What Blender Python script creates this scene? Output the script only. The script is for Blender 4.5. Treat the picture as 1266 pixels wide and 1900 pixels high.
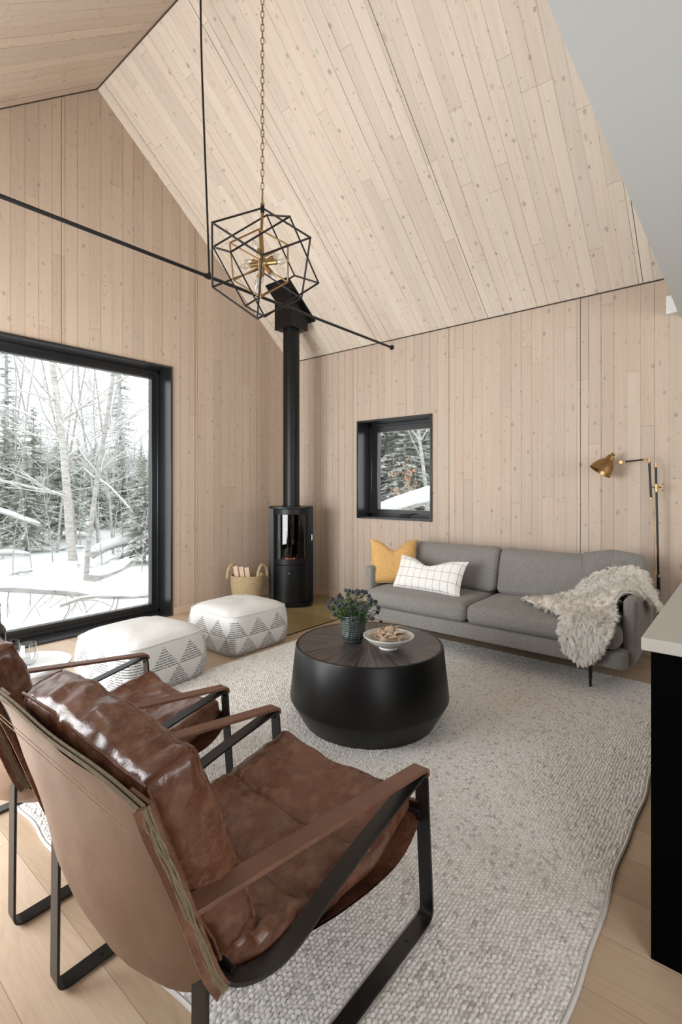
import bpy, math, random
import numpy as np
from mathutils import Vector, Matrix, Euler, noise as mnoise
PI = math.pi
random.seed(7)
for o in list(bpy.data.objects): bpy.data.objects.remove(o, do_unlink=True)
SC = bpy.context.scene
COL = SC.collection

# ------------------------------------------------------------------ camera
F_PX, CX, HY, CAM_H = 922.0, 633.0, 903.0, 1.35
CA, SA = 0.77085, 0.63702
cam = bpy.data.cameras.new('camera'); camo = bpy.data.objects.new('camera', cam); COL.objects.link(camo)
camo.location = (0, 0, CAM_H)
camo.rotation_euler = (PI/2, 0, -math.atan2(CA, SA))
cam.sensor_fit = 'VERTICAL'; cam.sensor_height = 36.0
cam.lens = 36.0*F_PX/1900.0
cam.shift_y = (HY-950.0)/1900.0
cam.clip_start = 0.02; cam.clip_end = 300
SC.camera = camo
# ------------------------------------------------------------------ world, lights, exposure
W = bpy.data.worlds.new('world'); SC.world = W; W.use_nodes = True
bg = W.node_tree.nodes['Background']
bg.inputs[0].default_value = (0.96, 0.98, 1.0, 1); bg.inputs[1].default_value = 1.95
SC.view_settings.view_transform = 'Standard'
try: SC.view_settings.look = 'None'
except Exception: pass
SC.view_settings.gamma = 1.0; SC.view_settings.exposure = 0.0
SC.view_settings.use_curve_mapping = False
def area(name, loc, rot, sx, sy, power, col=(1, 1, 1), portal=False):
    l = bpy.data.lights.new(name, 'AREA'); l.shape = 'RECTANGLE'; l.size = sx; l.size_y = sy
    l.energy = power; l.color = col
    if portal: l.cycles.is_portal = True
    o = bpy.data.objects.new(name, l); COL.objects.link(o); o.location = loc; o.rotation_euler = rot
    return o
XL, XR, YG, YB = -0.388, 4.62, 4.69, -3.6        # side walls, gable wall, rear wall
XA, ZA, ZE = 2.116, 5.05, 2.98                   # ridge, eaves
LY = 0.425                                       # edge of the loft
area('daylight_side_glazing', (XL-0.03, 3.05, 1.30), (0, -PI/2-math.radians(18), 0), 2.2, 2.3, 182, (0.97, 0.985, 1.0))
area('kitchen_fill_light', (XL-0.03, -1.9, 1.4), (0, -PI/2, 0), 1.5, 2.0, 54, (0.97, 0.985, 1.0))  # unseen fill lamp on the kitchen side, added to brighten the room
area('rear_fill_light', (2.1, YB-0.03, 1.5), (PI/2, 0, 0), 3.0, 1.6, 62, (0.97, 0.985, 1.0))  # second unseen fill lamp, added behind the camera to lift the deep room
area('sky_portal_gable', (1.44, 5.12, 1.3), (-PI/2, 0, 0), 2.7, 2.5, 1, portal=True)
area('sky_portal_side', (4.95, 3.07, 1.54), (0, PI/2, 0), 1.0, 0.8, 1, portal=True)

# ------------------------------------------------------------------ mesh helpers
class MB:
    def __init__(s): s.v = []; s.f = []; s.uv = {}; s.m = []; s.cur = 0
    def add(s, vs, fs, uvs=None):
        n = len(s.v); s.v += [tuple(v) for v in vs]
        for k, f in enumerate(fs):
            s.f.append(tuple(i+n for i in f)); s.m.append(s.cur)
        if uvs:
            for i, u in enumerate(uvs): s.uv[i+n] = u
        return n
    def box(s, x0, x1, y0, y1, z0, z1):
        vs = [(x, y, z) for z in (z0, z1) for y in (y0, y1) for x in (x0, x1)]
        s.add(vs, [(0, 2, 3, 1), (4, 5, 7, 6), (0, 1, 5, 4), (2, 6, 7, 3), (0, 4, 6, 2), (1, 3, 7, 5)]); return s
    def obox(s, c, M, sx, sy, sz):
        vs = []
        for z in (-1, 1):
            for y in (-1, 1):
                for x in (-1, 1): vs.append(Vector(c)+M@Vector((x*sx/2, y*sy/2, z*sz/2)))
        s.add(vs, [(0, 2, 3, 1), (4, 5, 7, 6), (0, 1, 5, 4), (2, 6, 7, 3), (0, 4, 6, 2), (1, 3, 7, 5)]); return s
    def prism(s, poly, axis, a0, a1):
        n = len(poly)
        def mk(p, a):
            return {'y': (p[0], a, p[1]), 'x': (a, p[0], p[1]), 'z': (p[0], p[1], a)}[axis]
        vs = [mk(p, a0) for p in poly]+[mk(p, a1) for p in poly]
        s.add(vs, [tuple(range(n)), tuple(range(2*n-1, n-1, -1))]+[(i, i+n, (i+1) % n+n, (i+1) % n) for i in range(n)]); return s
    def tube(s, pts, r, n=8, caps=True, closed=False, r2=None, up=None):
        pts = [Vector(p) for p in pts]; k = len(pts)
        rs = r if isinstance(r, (list, tuple)) else [r]*k
        vs = []; prev = None
        for i, p in enumerate(pts):
            if closed: t = pts[(i+1) % k]-pts[(i-1) % k]
            else: t = pts[min(i+1, k-1)]-pts[max(i-1, 0)]
            if t.length < 1e-9: t = Vector((0, 0, 1))
            t.normalize()
            if up is not None: a = Vector(up)-t*t.dot(Vector(up))
            elif prev is None:
                a = Vector((0, 0, 1)) if abs(t.z) < .9 else Vector((1, 0, 0)); a = a-t*t.dot(a)
            else: a = prev-t*t.dot(prev)
            if a.length < 1e-6: a = t.orthogonal()
            a.normalize(); prev = a; b = t.cross(a)
            for j in range(n):
                q = 2*PI*j/n
                vs.append(p+a*math.cos(q)*rs[i]+b*math.sin(q)*(rs[i] if r2 is None else r2))
        fs = []
        for i in range(k if closed else k-1):
            i2 = (i+1) % k
            for j in range(n): fs.append((i*n+j, i*n+(j+1) % n, i2*n+(j+1) % n, i2*n+j))
        if caps and not closed: fs += [tuple(range(n-1, -1, -1)), tuple(range((k-1)*n, k*n))]
        s.add(vs, fs); return s
    def bar(s, pts, w, t, wdir=(0, 1, 0)):
        # flat bar: w along wdir, t perpendicular to the path
        pts = [Vector(p) for p in pts]; wd = Vector(wdir).normalized(); k = len(pts); vs = []
        for i, p in enumerate(pts):
            tt = (pts[min(i+1, k-1)]-pts[max(i-1, 0)]).normalized(); nn = tt.cross(wd).normalized()
            for a, b in ((-1, -1), (1, -1), (1, 1), (-1, 1)): vs.append(p+wd*a*w/2+nn*b*t/2)
        fs = [(i*4+j, i*4+(j+1) % 4, i*4+4+(j+1) % 4, i*4+4+j) for i in range(k-1) for j in range(4)]
        fs += [(3, 2, 1, 0), tuple((k-1)*4+j for j in range(4))]
        s.add(vs, fs); return s
    def lathe(s, prof, n=48, c=(0, 0, 0), M=None, fn=None, close=False):
        vs = []; k = len(prof)
        for i, (r, z) in enumerate(prof):
            for j in range(n):
                a = 2*PI*j/n; rr = r if fn is None else r+fn(a, z, i)
                p = Vector((rr*math.cos(a), rr*math.sin(a), z))
                if M is not None: p = M@p
                vs.append(p+Vector(c))
        fs = []
        for i in range(k-1 if not close else k):
            i2 = (i+1) % k
            for j in range(n): fs.append((i*n+j, i*n+(j+1) % n, i2*n+(j+1) % n, i2*n+j))
        if not close: fs += [tuple(range(n-1, -1, -1)), tuple(range((k-1)*n, k*n))]
        s.add(vs, fs); return s
    def grid(s, nu, nv, fn, uv=None, wrap=False):
        vs = []; us = []
        for i in range(nu+1):
            for j in range(nv+1):
                vs.append(fn(i/nu, j/nv)); us.append(uv(i/nu, j/nv) if uv else (i/nu, j/nv))
        fs = [(i*(nv+1)+j, (i+1)*(nv+1)+j, (i+1)*(nv+1)+j+1, i*(nv+1)+j+1) for i in range(nu) for j in range(nv)]
        s.add(vs, fs, us); return s
    def sphere(s, c, r, nu=12, nv=8, sc=(1, 1, 1)):
        prof = [(max(1e-5, r*math.sin(PI*i/nv)), -r*math.cos(PI*i/nv)) for i in range(nv+1)]
        M = Matrix.Diagonal(Vector(sc)); return s.lathe(prof, nu, c, M)
    def build(s, name, mat, parent=None, smooth=True, angle=35, bevel=0, loc=None, merge=False):
        me = bpy.data.meshes.new(name); me.from_pydata(s.v, [], s.f)
        if s.uv:
            ul = me.uv_layers.new(name='UVMap')
            for l in me.loops: ul.data[l.index].uv = s.uv.get(l.vertex_index, (0, 0))
        for m in (mat if isinstance(mat, (list, tuple)) else [mat]): me.materials.append(m)
        if isinstance(mat, (list, tuple)): me.polygons.foreach_set('material_index', s.m)
        if merge:
            import bmesh
            b = bmesh.new(); b.from_mesh(me); bmesh.ops.remove_doubles(b, verts=b.verts, dist=1e-5)
            bmesh.ops.recalc_face_normals(b, faces=b.faces); b.to_mesh(me); b.free()
        me.update()
        if smooth:
            me.shade_smooth()
            if angle < 180: me.set_sharp_from_angle(angle=math.radians(angle))
        o = bpy.data.objects.new(name, me); COL.objects.link(o)
        if loc is not None: o.location = loc
        if parent is not None: o.parent = parent
        if bevel:
            md = o.modifiers.new('bevel', 'BEVEL'); md.width = bevel; md.segments = 2; md.limit_method = 'ANGLE'; md.angle_limit = math.radians(40)
        return o
def np_mesh(name, V, Fq, mat, parent=None, smooth=True, uv=None):
    V = np.asarray(V, np.float32); Fq = np.asarray(Fq, np.int32); k = Fq.shape[1]
    me = bpy.data.meshes.new(name)
    me.vertices.add(len(V)); me.vertices.foreach_set('co', V.ravel())
    me.loops.add(Fq.size); me.loops.foreach_set('vertex_index', Fq.ravel())
    me.polygons.add(len(Fq)); me.polygons.foreach_set('loop_start', np.arange(len(Fq), dtype=np.int32)*k)
    try: me.polygons.foreach_set('loop_total', np.full(len(Fq), k, np.int32))
    except Exception: pass
    if uv is not None:
        ul = me.uv_layers.new(name='UVMap'); ul.data.foreach_set('uv', np.asarray(uv, np.float32)[Fq.ravel()].ravel())
    me.update(calc_edges=True); me.validate()
    me.polygons.foreach_set('use_smooth', np.full(len(Fq), smooth)); me.materials.append(mat)
    o = bpy.data.objects.new(name, me); COL.objects.link(o)
    if parent is not None: o.parent = parent
    return o
def tag(o, label=None, cat=None, group=None, kind=None):
    if label: o['label'] = label
    if cat: o['category'] = cat
    if group: o['group'] = group
    if kind: o['kind'] = kind
    return o
def thing(name, label, cat, loc=(0, 0, 0), rz=0, group=None):
    o = bpy.data.objects.new(name, None); COL.objects.link(o); o.location = loc; o.rotation_euler = (0, 0, rz)
    o.empty_display_size = .05
    return tag(o, label, cat, group)
def copy_tree(o, parent=None):
    c = o.copy(); COL.objects.link(c); c.parent = parent
    for ch in list(o.children): copy_tree(ch, c)
    return c
def struct(name, mb, mat, parent=None, **k):
    o = mb.build(name, mat, parent, **k)
    if parent is None: o['kind'] = 'structure'
    return o
def lerp(a, b, t): return a+(b-a)*t
def crom(P, n):
    P = [Vector(p) for p in P]; out = []
    for i in range(len(P)-1):
        p0 = P[max(i-1, 0)]; p1 = P[i]; p2 = P[i+1]; p3 = P[min(i+2, len(P)-1)]
        for j in range(n):
            t = j/n
            out.append(.5*((2*p1)+(p2-p0)*t+(2*p0-5*p1+4*p2-p3)*t*t+(3*p1-p0-3*p2+p3)*t**3))
    out.append(P[-1]); return out
def fillet(P, r, n=5):
    P = [Vector(p) for p in P]; out = [P[0]]
    for i in range(1, len(P)-1):
        a = (P[i-1]-P[i]); b = (P[i+1]-P[i]); rr = min(r if not isinstance(r, (list, tuple)) else r[i-1], a.length*.49, b.length*.49)
        A = P[i]+a.normalized()*rr; B = P[i]+b.normalized()*rr
        for j in range(n+1):
            t = j/n; out.append(A*(1-t)**2+P[i]*2*t*(1-t)+B*t*t)
    out.append(P[-1]); return out
def puffbox(hx, hy, hz, r, n=14, puff=(0, 0, 0), fn=None, mb=None):
    """rounded, slightly inflated cushion block centred on the origin"""
    mb = mb or MB(); H = (hx, hy, hz)
    ts = [math.sin(t*PI/2)*.35+t*.65 for t in [-1+2*i/n for i in range(n+1)]]
    for ax in range(3):
        for sg in (-1, 1):
            b, c = [k for k in range(3) if k != ax]
            vs = []; us = []
            for s_ in ts:
                for t_ in ts:
                    p = [0, 0, 0]; p[ax] = sg*H[ax]; p[b] = s_*H[b]; p[c] = t_*H[c]
                    inner = [max(-H[k]+r, min(H[k]-r, p[k])) for k in range(3)]
                    d = Vector([p[k]-inner[k] for k in range(3)])
                    q = Vector(inner)+(d.normalized()*r if d.length > 1e-9 else d)
                    u = [q[k]/H[k] for k in range(3)]
                    for k in range(3):
                        o1, o2 = [m for m in range(3) if m != k]
                        q[k] += puff[k]*u[k]*(1-min(1, u[o1]**2))*(1-min(1, u[o2]**2))
                    if fn: q = fn(q, u)
                    vs.append(q); us.append((s_, t_))
            m = n+1; fs = []
            for i in range(n):
                for j in range(n):
                    f = (i*m+j, (i+1)*m+j, (i+1)*m+j+1, i*m+j+1)
                    flip = (sg > 0) ^ (ax == 1)
                    fs.append(f if flip else f[::-1])
            mb.add(vs, fs, us)
    return mb

# ------------------------------------------------------------------ materials
def new_mat(name):
    m = bpy.data.materials.new(name); m.use_nodes = True; nt = m.node_tree; nt.nodes.clear()
    out = nt.nodes.new('ShaderNodeOutputMaterial'); b = nt.nodes.new('ShaderNodeBsdfPrincipled')
    nt.links.new(b.outputs[0], out.inputs[0]); return m, nt, b, out
class NT:
    def __init__(s, nt): s.nt = nt
    def n(s, t, **k):
        x = s.nt.nodes.new(t)
        for a, v in k.items(): setattr(x, a, v)
        return x
    def set(s, sock, v):
        if hasattr(v, 'links') or isinstance(v, bpy.types.NodeSocket): s.nt.links.new(v, sock)
        elif v is not None: sock.default_value = v
    def math(s, op, a, b=None, c=None, clamp=False):
        x = s.n('ShaderNodeMath', operation=op); x.use_clamp = clamp
        s.set(x.inputs[0], a); s.set(x.inputs[1], b)
        if c is not None: s.set(x.inputs[2], c)
        return x.outputs[0]
    def mix(s, f, a, b, mode='MIX'):
        x = s.n('ShaderNodeMix', data_type='RGBA', blend_type=mode)
        s.set(x.inputs[0], f); s.set(x.inputs[6], a if isinstance(a, bpy.types.NodeSocket) else (*a, 1)[:4]); s.set(x.inputs[7], b if isinstance(b, bpy.types.NodeSocket) else (*b, 1)[:4])
        return x.outputs[2]
    def comb(s, x, y, z=0):
        c = s.n('ShaderNodeCombineXYZ'); s.set(c.inputs[0], x); s.set(c.inputs[1], y); s.set(c.inputs[2], z); return c.outputs[0]
    def sep(s, v):
        c = s.n('ShaderNodeSeparateXYZ'); s.set(c.inputs[0], v); return c.outputs
    def noise(s, vec, scale=5, detail=2, rough=.5, dist=0, dim='3D'):
        x = s.n('ShaderNodeTexNoise', noise_dimensions=dim); s.set(x.inputs['Vector'], vec)
        x.inputs['Scale'].default_value = scale; x.inputs['Detail'].default_value = detail
        x.inputs['Roughness'].default_value = rough; x.inputs['Distortion'].default_value = dist
        return x.outputs[0]
    def white(s, vec, dim='2D'):
        x = s.n('ShaderNodeTexWhiteNoise', noise_dimensions=dim); s.set(x.inputs['Vector'], vec); return x.outputs[0]
    def ramp(s, f, stops):
        x = s.n('ShaderNodeValToRGB'); e = x.color_ramp.elements
        while len(e) < len(stops): e.new(.5)
        for i, (p, c) in enumerate(stops):
            e[i].position = p; e[i].color = (*c, 1) if not isinstance(c, (int, float)) else (c, c, c, 1)
        s.set(x.inputs[0], f); return x.outputs[0]
    def rng(s, v, a, b, c=0, d=1):
        x = s.n('ShaderNodeMapRange'); s.set(x.inputs[0], v)
        for i, q in enumerate((a, b, c, d)): s.set(x.inputs[i+1], q)
        return x.outputs[0]
    def bump(s, h, strength=.3, dist=.01, bsdf=None):
        x = s.n('ShaderNodeBump'); x.inputs['Strength'].default_value = strength; x.inputs['Distance'].default_value = dist
        s.set(x.inputs['Height'], h)
        if bsdf is not None: s.nt.links.new(x.outputs[0], bsdf.inputs['Normal'])
        return x.outputs[0]
    def pos(s): return s.n('ShaderNodeNewGeometry').outputs['Position']
    def obj(s): return s.n('ShaderNodeTexCoord').outputs['Object']
    def uvc(s): return s.n('ShaderNodeTexCoord').outputs['UV']
    def dot(s, v, a):
        x = s.n('ShaderNodeVectorMath', operation='DOT_PRODUCT'); s.set(x.inputs[0], v); x.inputs[1].default_value = a; return x.outputs['Value']
    def vscale(s, v, a):
        x = s.n('ShaderNodeVectorMath', operation='MULTIPLY'); s.set(x.inputs[0], v); x.inputs[1].default_value = a; return x.outputs[0]
def plain(name, col, rough=.5, metal=0, spec=None, bump=None, coat=0, var=None, sheen=0):
    m, nt, b, out = new_mat(name); N = NT(nt)
    b.inputs['Base Color'].default_value = (*col, 1); b.inputs['Roughness'].default_value = rough; b.inputs['Metallic'].default_value = metal
    if spec is not None: b.inputs['Specular IOR Level'].default_value = spec
    if coat: b.inputs['Coat Weight'].default_value = coat
    if sheen: b.inputs['Sheen Weight'].default_value = sheen
    if var:
        f = N.noise(N.obj(), var[0], 3); c = N.mix(f, [x*(1-var[1]) for x in col], [min(1, x*(1+var[1])) for x in col]); nt.links.new(c, b.inputs['Base Color'])
    if bump: N.bump(N.noise(N.obj(), bump[0], 4, .6), bump[1], bump[2] if len(bump) > 2 else .002, b)
    return m
def wood_boards(name, A, B, w=.096, L=2.6, base=(.60, .45, .335), knots=1.0, seam_thr=.35, clt=True, rough=.62, off=0.0, tone=.055):
    m, nt, b, out = new_mat(name); N = NT(nt); P = N.pos()
    u = N.math('ADD', N.dot(P, A), 50+off); v = N.math('ADD', N.dot(P, B), 50)
    uw = N.math('DIVIDE', u, w); idx = N.math('FLOOR', uw); fu = N.math('FRACT', uw)
    r1 = N.white(N.comb(idx, 3.3)); r2 = N.white(N.comb(idx, 7.7))
    vl = N.math('ADD', N.math('DIVIDE', v, L), N.math('MULTIPLY', r1, 5.0)); seg = N.math('FLOOR', vl); fv = N.math('FRACT', vl)
    rt = N.white(N.comb(idx, seg)); rt2 = N.white(N.comb(N.math('ADD', idx, 31.7), seg))
    # tone of each board
    t = N.ramp(rt, [(0, [c*(1-tone*1.5) for c in base]), (.3, [c*(1-tone*.35) for c in base]), (.62, base), (1, [min(1, c*(1+tone*.9)) for c in base])])
    pink = N.mix(N.rng(rt2, .3, 1, 0, .35), t, N.mix(1.0, t, (1.0, .90, .85), 'MULTIPLY'))
    # grain
    gv = N.comb(N.math('MULTIPLY', u, 75), N.math('MULTIPLY', v, 1.6), N.math('MULTIPLY', rt, 40))
    g = N.noise(gv, 1, 3, .6, .35)
    gl = N.noise(N.comb(N.math('MULTIPLY', u, 14), N.math('MULTIPLY', v, 1.2), N.math('MULTIPLY', rt, 30)), 1, 2, .5, 1.2)
    c = N.mix(N.rng(g, .35, .75, 0, .35), pink, N.mix(1.0, pink, (.80, .76, .72), 'MULTIPLY'))
    c = N.mix(N.rng(gl, .45, .8, 0, .4), c, N.mix(1.0, c, (.86, .82, .78), 'MULTIPLY'))
    # knots
    def knot(sc_u, sc_v, seed, r0, thr):
        vo = N.n('ShaderNodeTexVoronoi', voronoi_dimensions='2D'); vo.inputs['Scale'].default_value = 1
        wob = N.noise(N.comb(N.math('MULTIPLY', u, 60), N.math('MULTIPLY', v, 45)), 1, 1)
        N.set(vo.inputs['Vector'], N.comb(N.math('MULTIPLY_ADD', wob, .05, N.math('MULTIPLY_ADD', u, sc_u, seed)), N.math('MULTIPLY_ADD', v, sc_v, seed*3.1)))
        s_ = N.sep(vo.outputs['Color'])
        rad = N.math('MULTIPLY_ADD', s_[1], r0, r0*.35)
        k = N.math('DIVIDE', vo.outputs['Distance'], rad)
        k = N.rng(k, .55, 1.15, 1, 0)
        return N.math('MULTIPLY', k, N.math('GREATER_THAN', s_[0], thr)), s_[2]
    k1, c1 = knot(7.0, 5.0, 1.7, .085, .22*(2-knots)); k2, c2 = knot(17.0, 11.0, 9.1, .085, .5); k3, c3 = knot(6.2, 2.6, 4.4, .07, .5)
    c = N.mix(N.math('MULTIPLY', k1, N.rng(c1, 0, 1, .10, .62)), c, (.24, .20, .175))
    c = N.mix(N.math('MULTIPLY', k2, N.rng(c2, 0, 1, .15, .65)), c, (.22, .16, .125))
    c = N.mix(N.math('MULTIPLY', k3, N.rng(c3, 0, 1, .1, .45)), c, (.30, .24, .20))
    # seams between boards and butt joints
    sw = N.math('MULTIPLY_ADD', r2, .012, .014)
    seam = N.math('LESS_THAN', N.math('MINIMUM', fu, N.math('SUBTRACT', 1, fu)), sw)
    ss = N.rng(N.white(N.comb(N.math('ADD', N.math('ROUND', uw), .5), 11.1)), seam_thr, 1, .36, 1.0)
    brk = N.rng(N.noise(N.comb(N.math('MULTIPLY', u, 3), N.math('MULTIPLY', v, 2.2)), 1, 2), .35, .6, .5, 1)
    c = N.mix(N.math('MULTIPLY', N.math('MULTIPLY', seam, ss), brk), c, (.15, .10, .07))
    bj = N.math('LESS_THAN', N.math('MINIMUM', fv, N.math('SUBTRACT', 1, fv)), .0012*2.6/L)
    c = N.mix(N.math('MULTIPLY', bj, .30), c, (.2, .14, .10))
    hgt = N.math('MULTIPLY', seam, -1)
    if clt:
        cw = w*13; fc = N.math('FRACT', N.math('DIVIDE', N.math('ADD', u, .03), cw)); cl = N.math('LESS_THAN', N.math('MINIMUM', fc, N.math('SUBTRACT', 1, fc)), .0028*1.25/cw*.75)
        c = N.mix(N.math('MULTIPLY', cl, .92), c, (.05, .035, .025)); hgt = N.math('SUBTRACT', hgt, N.math('MULTIPLY', cl, 2))
    nt.links.new(c, b.inputs['Base Color']); b.inputs['Roughness'].default_value = rough; b.inputs['Specular IOR Level'].default_value = .3
    N.bump(N.math('ADD', hgt, N.math('MULTIPLY', g, .25)), .25, .002, b)
    return m
sl = math.atan2(ZA-ZE, XR-XA)
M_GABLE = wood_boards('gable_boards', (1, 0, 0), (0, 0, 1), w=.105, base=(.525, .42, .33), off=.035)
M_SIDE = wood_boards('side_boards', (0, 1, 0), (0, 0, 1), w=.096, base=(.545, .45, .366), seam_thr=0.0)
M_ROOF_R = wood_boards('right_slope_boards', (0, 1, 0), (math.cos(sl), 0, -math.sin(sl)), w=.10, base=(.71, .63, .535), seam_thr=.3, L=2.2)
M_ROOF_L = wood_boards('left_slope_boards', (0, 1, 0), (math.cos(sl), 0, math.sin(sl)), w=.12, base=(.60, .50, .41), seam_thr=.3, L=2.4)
M_TRIM = wood_boards('trim_wood', (0, 0, 1), (1, 1, 0), w=3.0, base=(.60, .46, .35), clt=False, knots=.5)
def oak_floor():
    m, nt, b, out = new_mat('oak_floor_planks'); N = NT(nt); P = N.pos(); s_ = N.sep(P)
    u = N.math('ADD', s_[0], 20.0-.052); v = N.math('ADD', s_[1], 20)
    w = .2; L = 1.9
    uw = N.math('DIVIDE', u, w); idx = N.math('FLOOR', uw); fu = N.math('FRACT', uw)
    r1 = N.white(N.comb(idx, 5.1)); vl = N.math('ADD', N.math('DIVIDE', v, L), N.math('MULTIPLY', r1, 7)); seg = N.math('FLOOR', vl); fv = N.math('FRACT', vl)
    rt = N.white(N.comb(idx, seg))
    t = N.ramp(rt, [(0, (.45, .33, .225)), (.5, (.53, .40, .285)), (1, (.61, .475, .355))])
    wav = N.noise(N.comb(N.math('MULTIPLY', u, 9), N.math('MULTIPLY', v, .9), N.math('MULTIPLY', rt, 20)), 1, 2, .5, .5)
    rings = N.math('SINE', N.math('MULTIPLY', wav, 95))
    g = N.noise(N.comb(N.math('MULTIPLY', u, 180), N.math('MULTIPLY', v, 6), N.math('MULTIPLY', rt, 9)), 1, 3, .6)
    c = N.mix(N.rng(rings, .2, 1, 0, .22), t, N.mix(1.0, t, (.80, .73, .64), 'MULTIPLY'))
    c = N.mix(N.rng(g, .4, .75, 0, .35), c, N.mix(1.0, c, (.78, .72, .64), 'MULTIPLY'))
    sm = N.math('LESS_THAN', N.math('MINIMUM', fu, N.math('SUBTRACT', 1, fu)), .006)
    bj = N.math('LESS_THAN', N.math('MINIMUM', fv, N.math('SUBTRACT', 1, fv)), .0007)
    sm = N.math('MAXIMUM', sm, bj)
    c = N.mix(N.math('MULTIPLY', sm, .6), c, (.2, .12, .07))
    nt.links.new(c, b.inputs['Base Color']); b.inputs['Roughness'].default_value = .42; b.inputs['Specular IOR Level'].default_value = .4
    N.bump(N.math('SUBTRACT', N.math('MULTIPLY', g, .3), sm), .2, .0015, b); return m
M_FLOOR = oak_floor()
M_BLACK = plain('black_metal', (.007, .007, .0075), .42, 0, .4)
M_BLACKFRAME = plain('black_window_frame', (.009, .0093, .0098), .24, 0, .8)
M_DRYWALL = plain('painted_drywall', (.53, .545, .54), .8, bump=(60, .05))
M_WHITEPL = plain('white_plastic', (.85, .85, .84), .4)
M_STEEL = plain('dark_bronze_steel', (.010, .0093, .0088), .34, .0, .45)
M_BRASS = plain('brushed_brass', (.42, .285, .135), .38, 1.0, var=(30, .25))
M_DBRASS = plain('antique_brass', (.33, .20, .085), .38, 1.0, var=(25, .3))
M_STOVE = plain('matte_black_stove_steel', (.0035, .0035, .004), .38, 0, .3)
M_SNOW = plain('snow', (.83, .84, .855), .85, bump=(9, .25, .05))
def glass_mat(name, tint=(1, 1, 1), refl=1.0, rough=0.0):
    m, nt, b, out = new_mat(name); N = NT(nt); nt.nodes.remove(b)
    t = N.n('ShaderNodeBsdfTransparent'); t.inputs[0].default_value = (*tint, 1)
    g = N.n('ShaderNodeBsdfGlossy'); g.inputs['Roughness'].default_value = rough
    lw = N.n('ShaderNodeFresnel'); lw.inputs[0].default_value = 1.45
    mx = N.n('ShaderNodeMixShader'); N.set(mx.inputs[0], N.math('MULTIPLY', lw.outputs[0], refl, clamp=True))
    bf = N.n('ShaderNodeNewGeometry').outputs['Backfacing']; N.set(mx.inputs[0], N.math('MULTIPLY', N.math('MULTIPLY', lw.outputs[0], refl, clamp=True), N.math('SUBTRACT', 1.0, bf)))
    nt.links.new(t.outputs[0], mx.inputs[1]); nt.links.new(g.outputs[0], mx.inputs[2]); nt.links.new(mx.outputs[0], out.inputs[0]); return m
M_PANE = glass_mat('window_glass', (.97, .985, .98), .6)
M_STOVEGLASS = glass_mat('stove_glass', (.30, .29, .28), 2.2)
M_CLEAR = glass_mat('clear_glass', (.93, .94, .94), 2.5)
M_PLATE = glass_mat('hearth_glass', (.93, .94, .85), .9, .02)
def real_glass(name, col, rough=0.0):
    m, nt, b, out = new_mat(name); b.inputs['Base Color'].default_value = (*col, 1); b.inputs['Transmission Weight'].default_value = 1
    b.inputs['Roughness'].default_value = rough; b.inputs['IOR'].default_value = 1.45; return m
def fabric(name, c1, c2, scale=1.0, bump=.35, rough=.92, slub=0):
    m, nt, b, out = new_mat(name); N = NT(nt); O = N.obj()
    n1 = N.noise(N.vscale(O, (90*scale, 1100*scale, 90*scale)), 1, 2, .6); n2 = N.noise(N.vscale(O, (1100*scale, 110*scale, 1100*scale)), 1, 2, .6)
    n3 = N.noise(O, 18*scale, 3); f = N.math('ADD', N.math('MULTIPLY', n1, .5), N.math('MULTIPLY', n2, .5))
    c = N.mix(N.rng(f, .38, .62, 0, 1), c1, c2)
    c = N.mix(N.rng(n3, .3, .7, 0, .35), c, N.mix(1.0, c, (.82, .82, .82), 'MULTIPLY'))
    nt.links.new(c, b.inputs['Base Color']); b.inputs['Roughness'].default_value = rough; b.inputs['Specular IOR Level'].default_value = .15
    b.inputs['Sheen Weight'].default_value = .15
    N.bump(f, bump, .002, b); return m
M_SOFA = fabric('grey_sofa_weave', (.14, .132, .122), (.33, .313, .292), .8, .5)
M_MUST = fabric('mustard_velvet', (.48, .265, .08), (.74, .46, .19), .35, .2)
M_OFFW = fabric('white_linen', (.80, .78, .74), (.88, .86, .83), .6, .25)
def leather(name, base, dark, light, rough=.36, scr=.35, scale=1.0, bump=.35):
    m, nt, b, out = new_mat(name); N = NT(nt); O = N.obj()
    n1 = N.noise(O, 6*scale, 4, .6, .4); n2 = N.noise(O, 26*scale, 3, .6)
    c = N.mix(N.rng(n1, .3, .7), dark, base); c = N.mix(N.rng(n2, .5, .8, 0, .4), c, light)
    wv = N.noise(O, 14*scale, 3, .6, 2.2); line = N.rng(N.math('ABSOLUTE', N.math('SUBTRACT', wv, .5)), 0, .012, 1, 0)
    wv2 = N.noise(O, 35*scale, 2, .5, 3.0); line2 = N.rng(N.math('ABSOLUTE', N.math('SUBTRACT', wv2, .52)), 0, .02, 1, 0)
    msk = N.rng(N.noise(O, 4*scale, 2), .45, .65)
    ln = N.math('MULTIPLY', N.math('MAXIMUM', line, N.math('MULTIPLY', line2, .6)), msk)
    c = N.mix(N.math('MULTIPLY', ln, scr), c, light)
    nt.links.new(c, b.inputs['Base Color'])
    N.set(b.inputs['Roughness'], N.rng(n2, .3, .7, rough*.85, rough*1.25)); b.inputs['Specular IOR Level'].default_value = .5
    vo = N.n('ShaderNodeTexVoronoi'); vo.inputs['Scale'].default_value = 260; N.set(vo.inputs['Vector'], O)
    h = N.math('ADD', N.math('MULTIPLY', vo.outputs['Distance'], .10), N.math('MULTIPLY', N.noise(O, 20, 4, .6, .6), .9))
    N.bump(h, bump, .008, b); return m
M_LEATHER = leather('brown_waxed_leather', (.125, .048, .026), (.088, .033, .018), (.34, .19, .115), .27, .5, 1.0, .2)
M_LEABACK = leather('tan_sling_leather', (.31, .20, .135), (.235, .145, .095), (.38, .27, .19), .55, .15, .7, .12)
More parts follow.
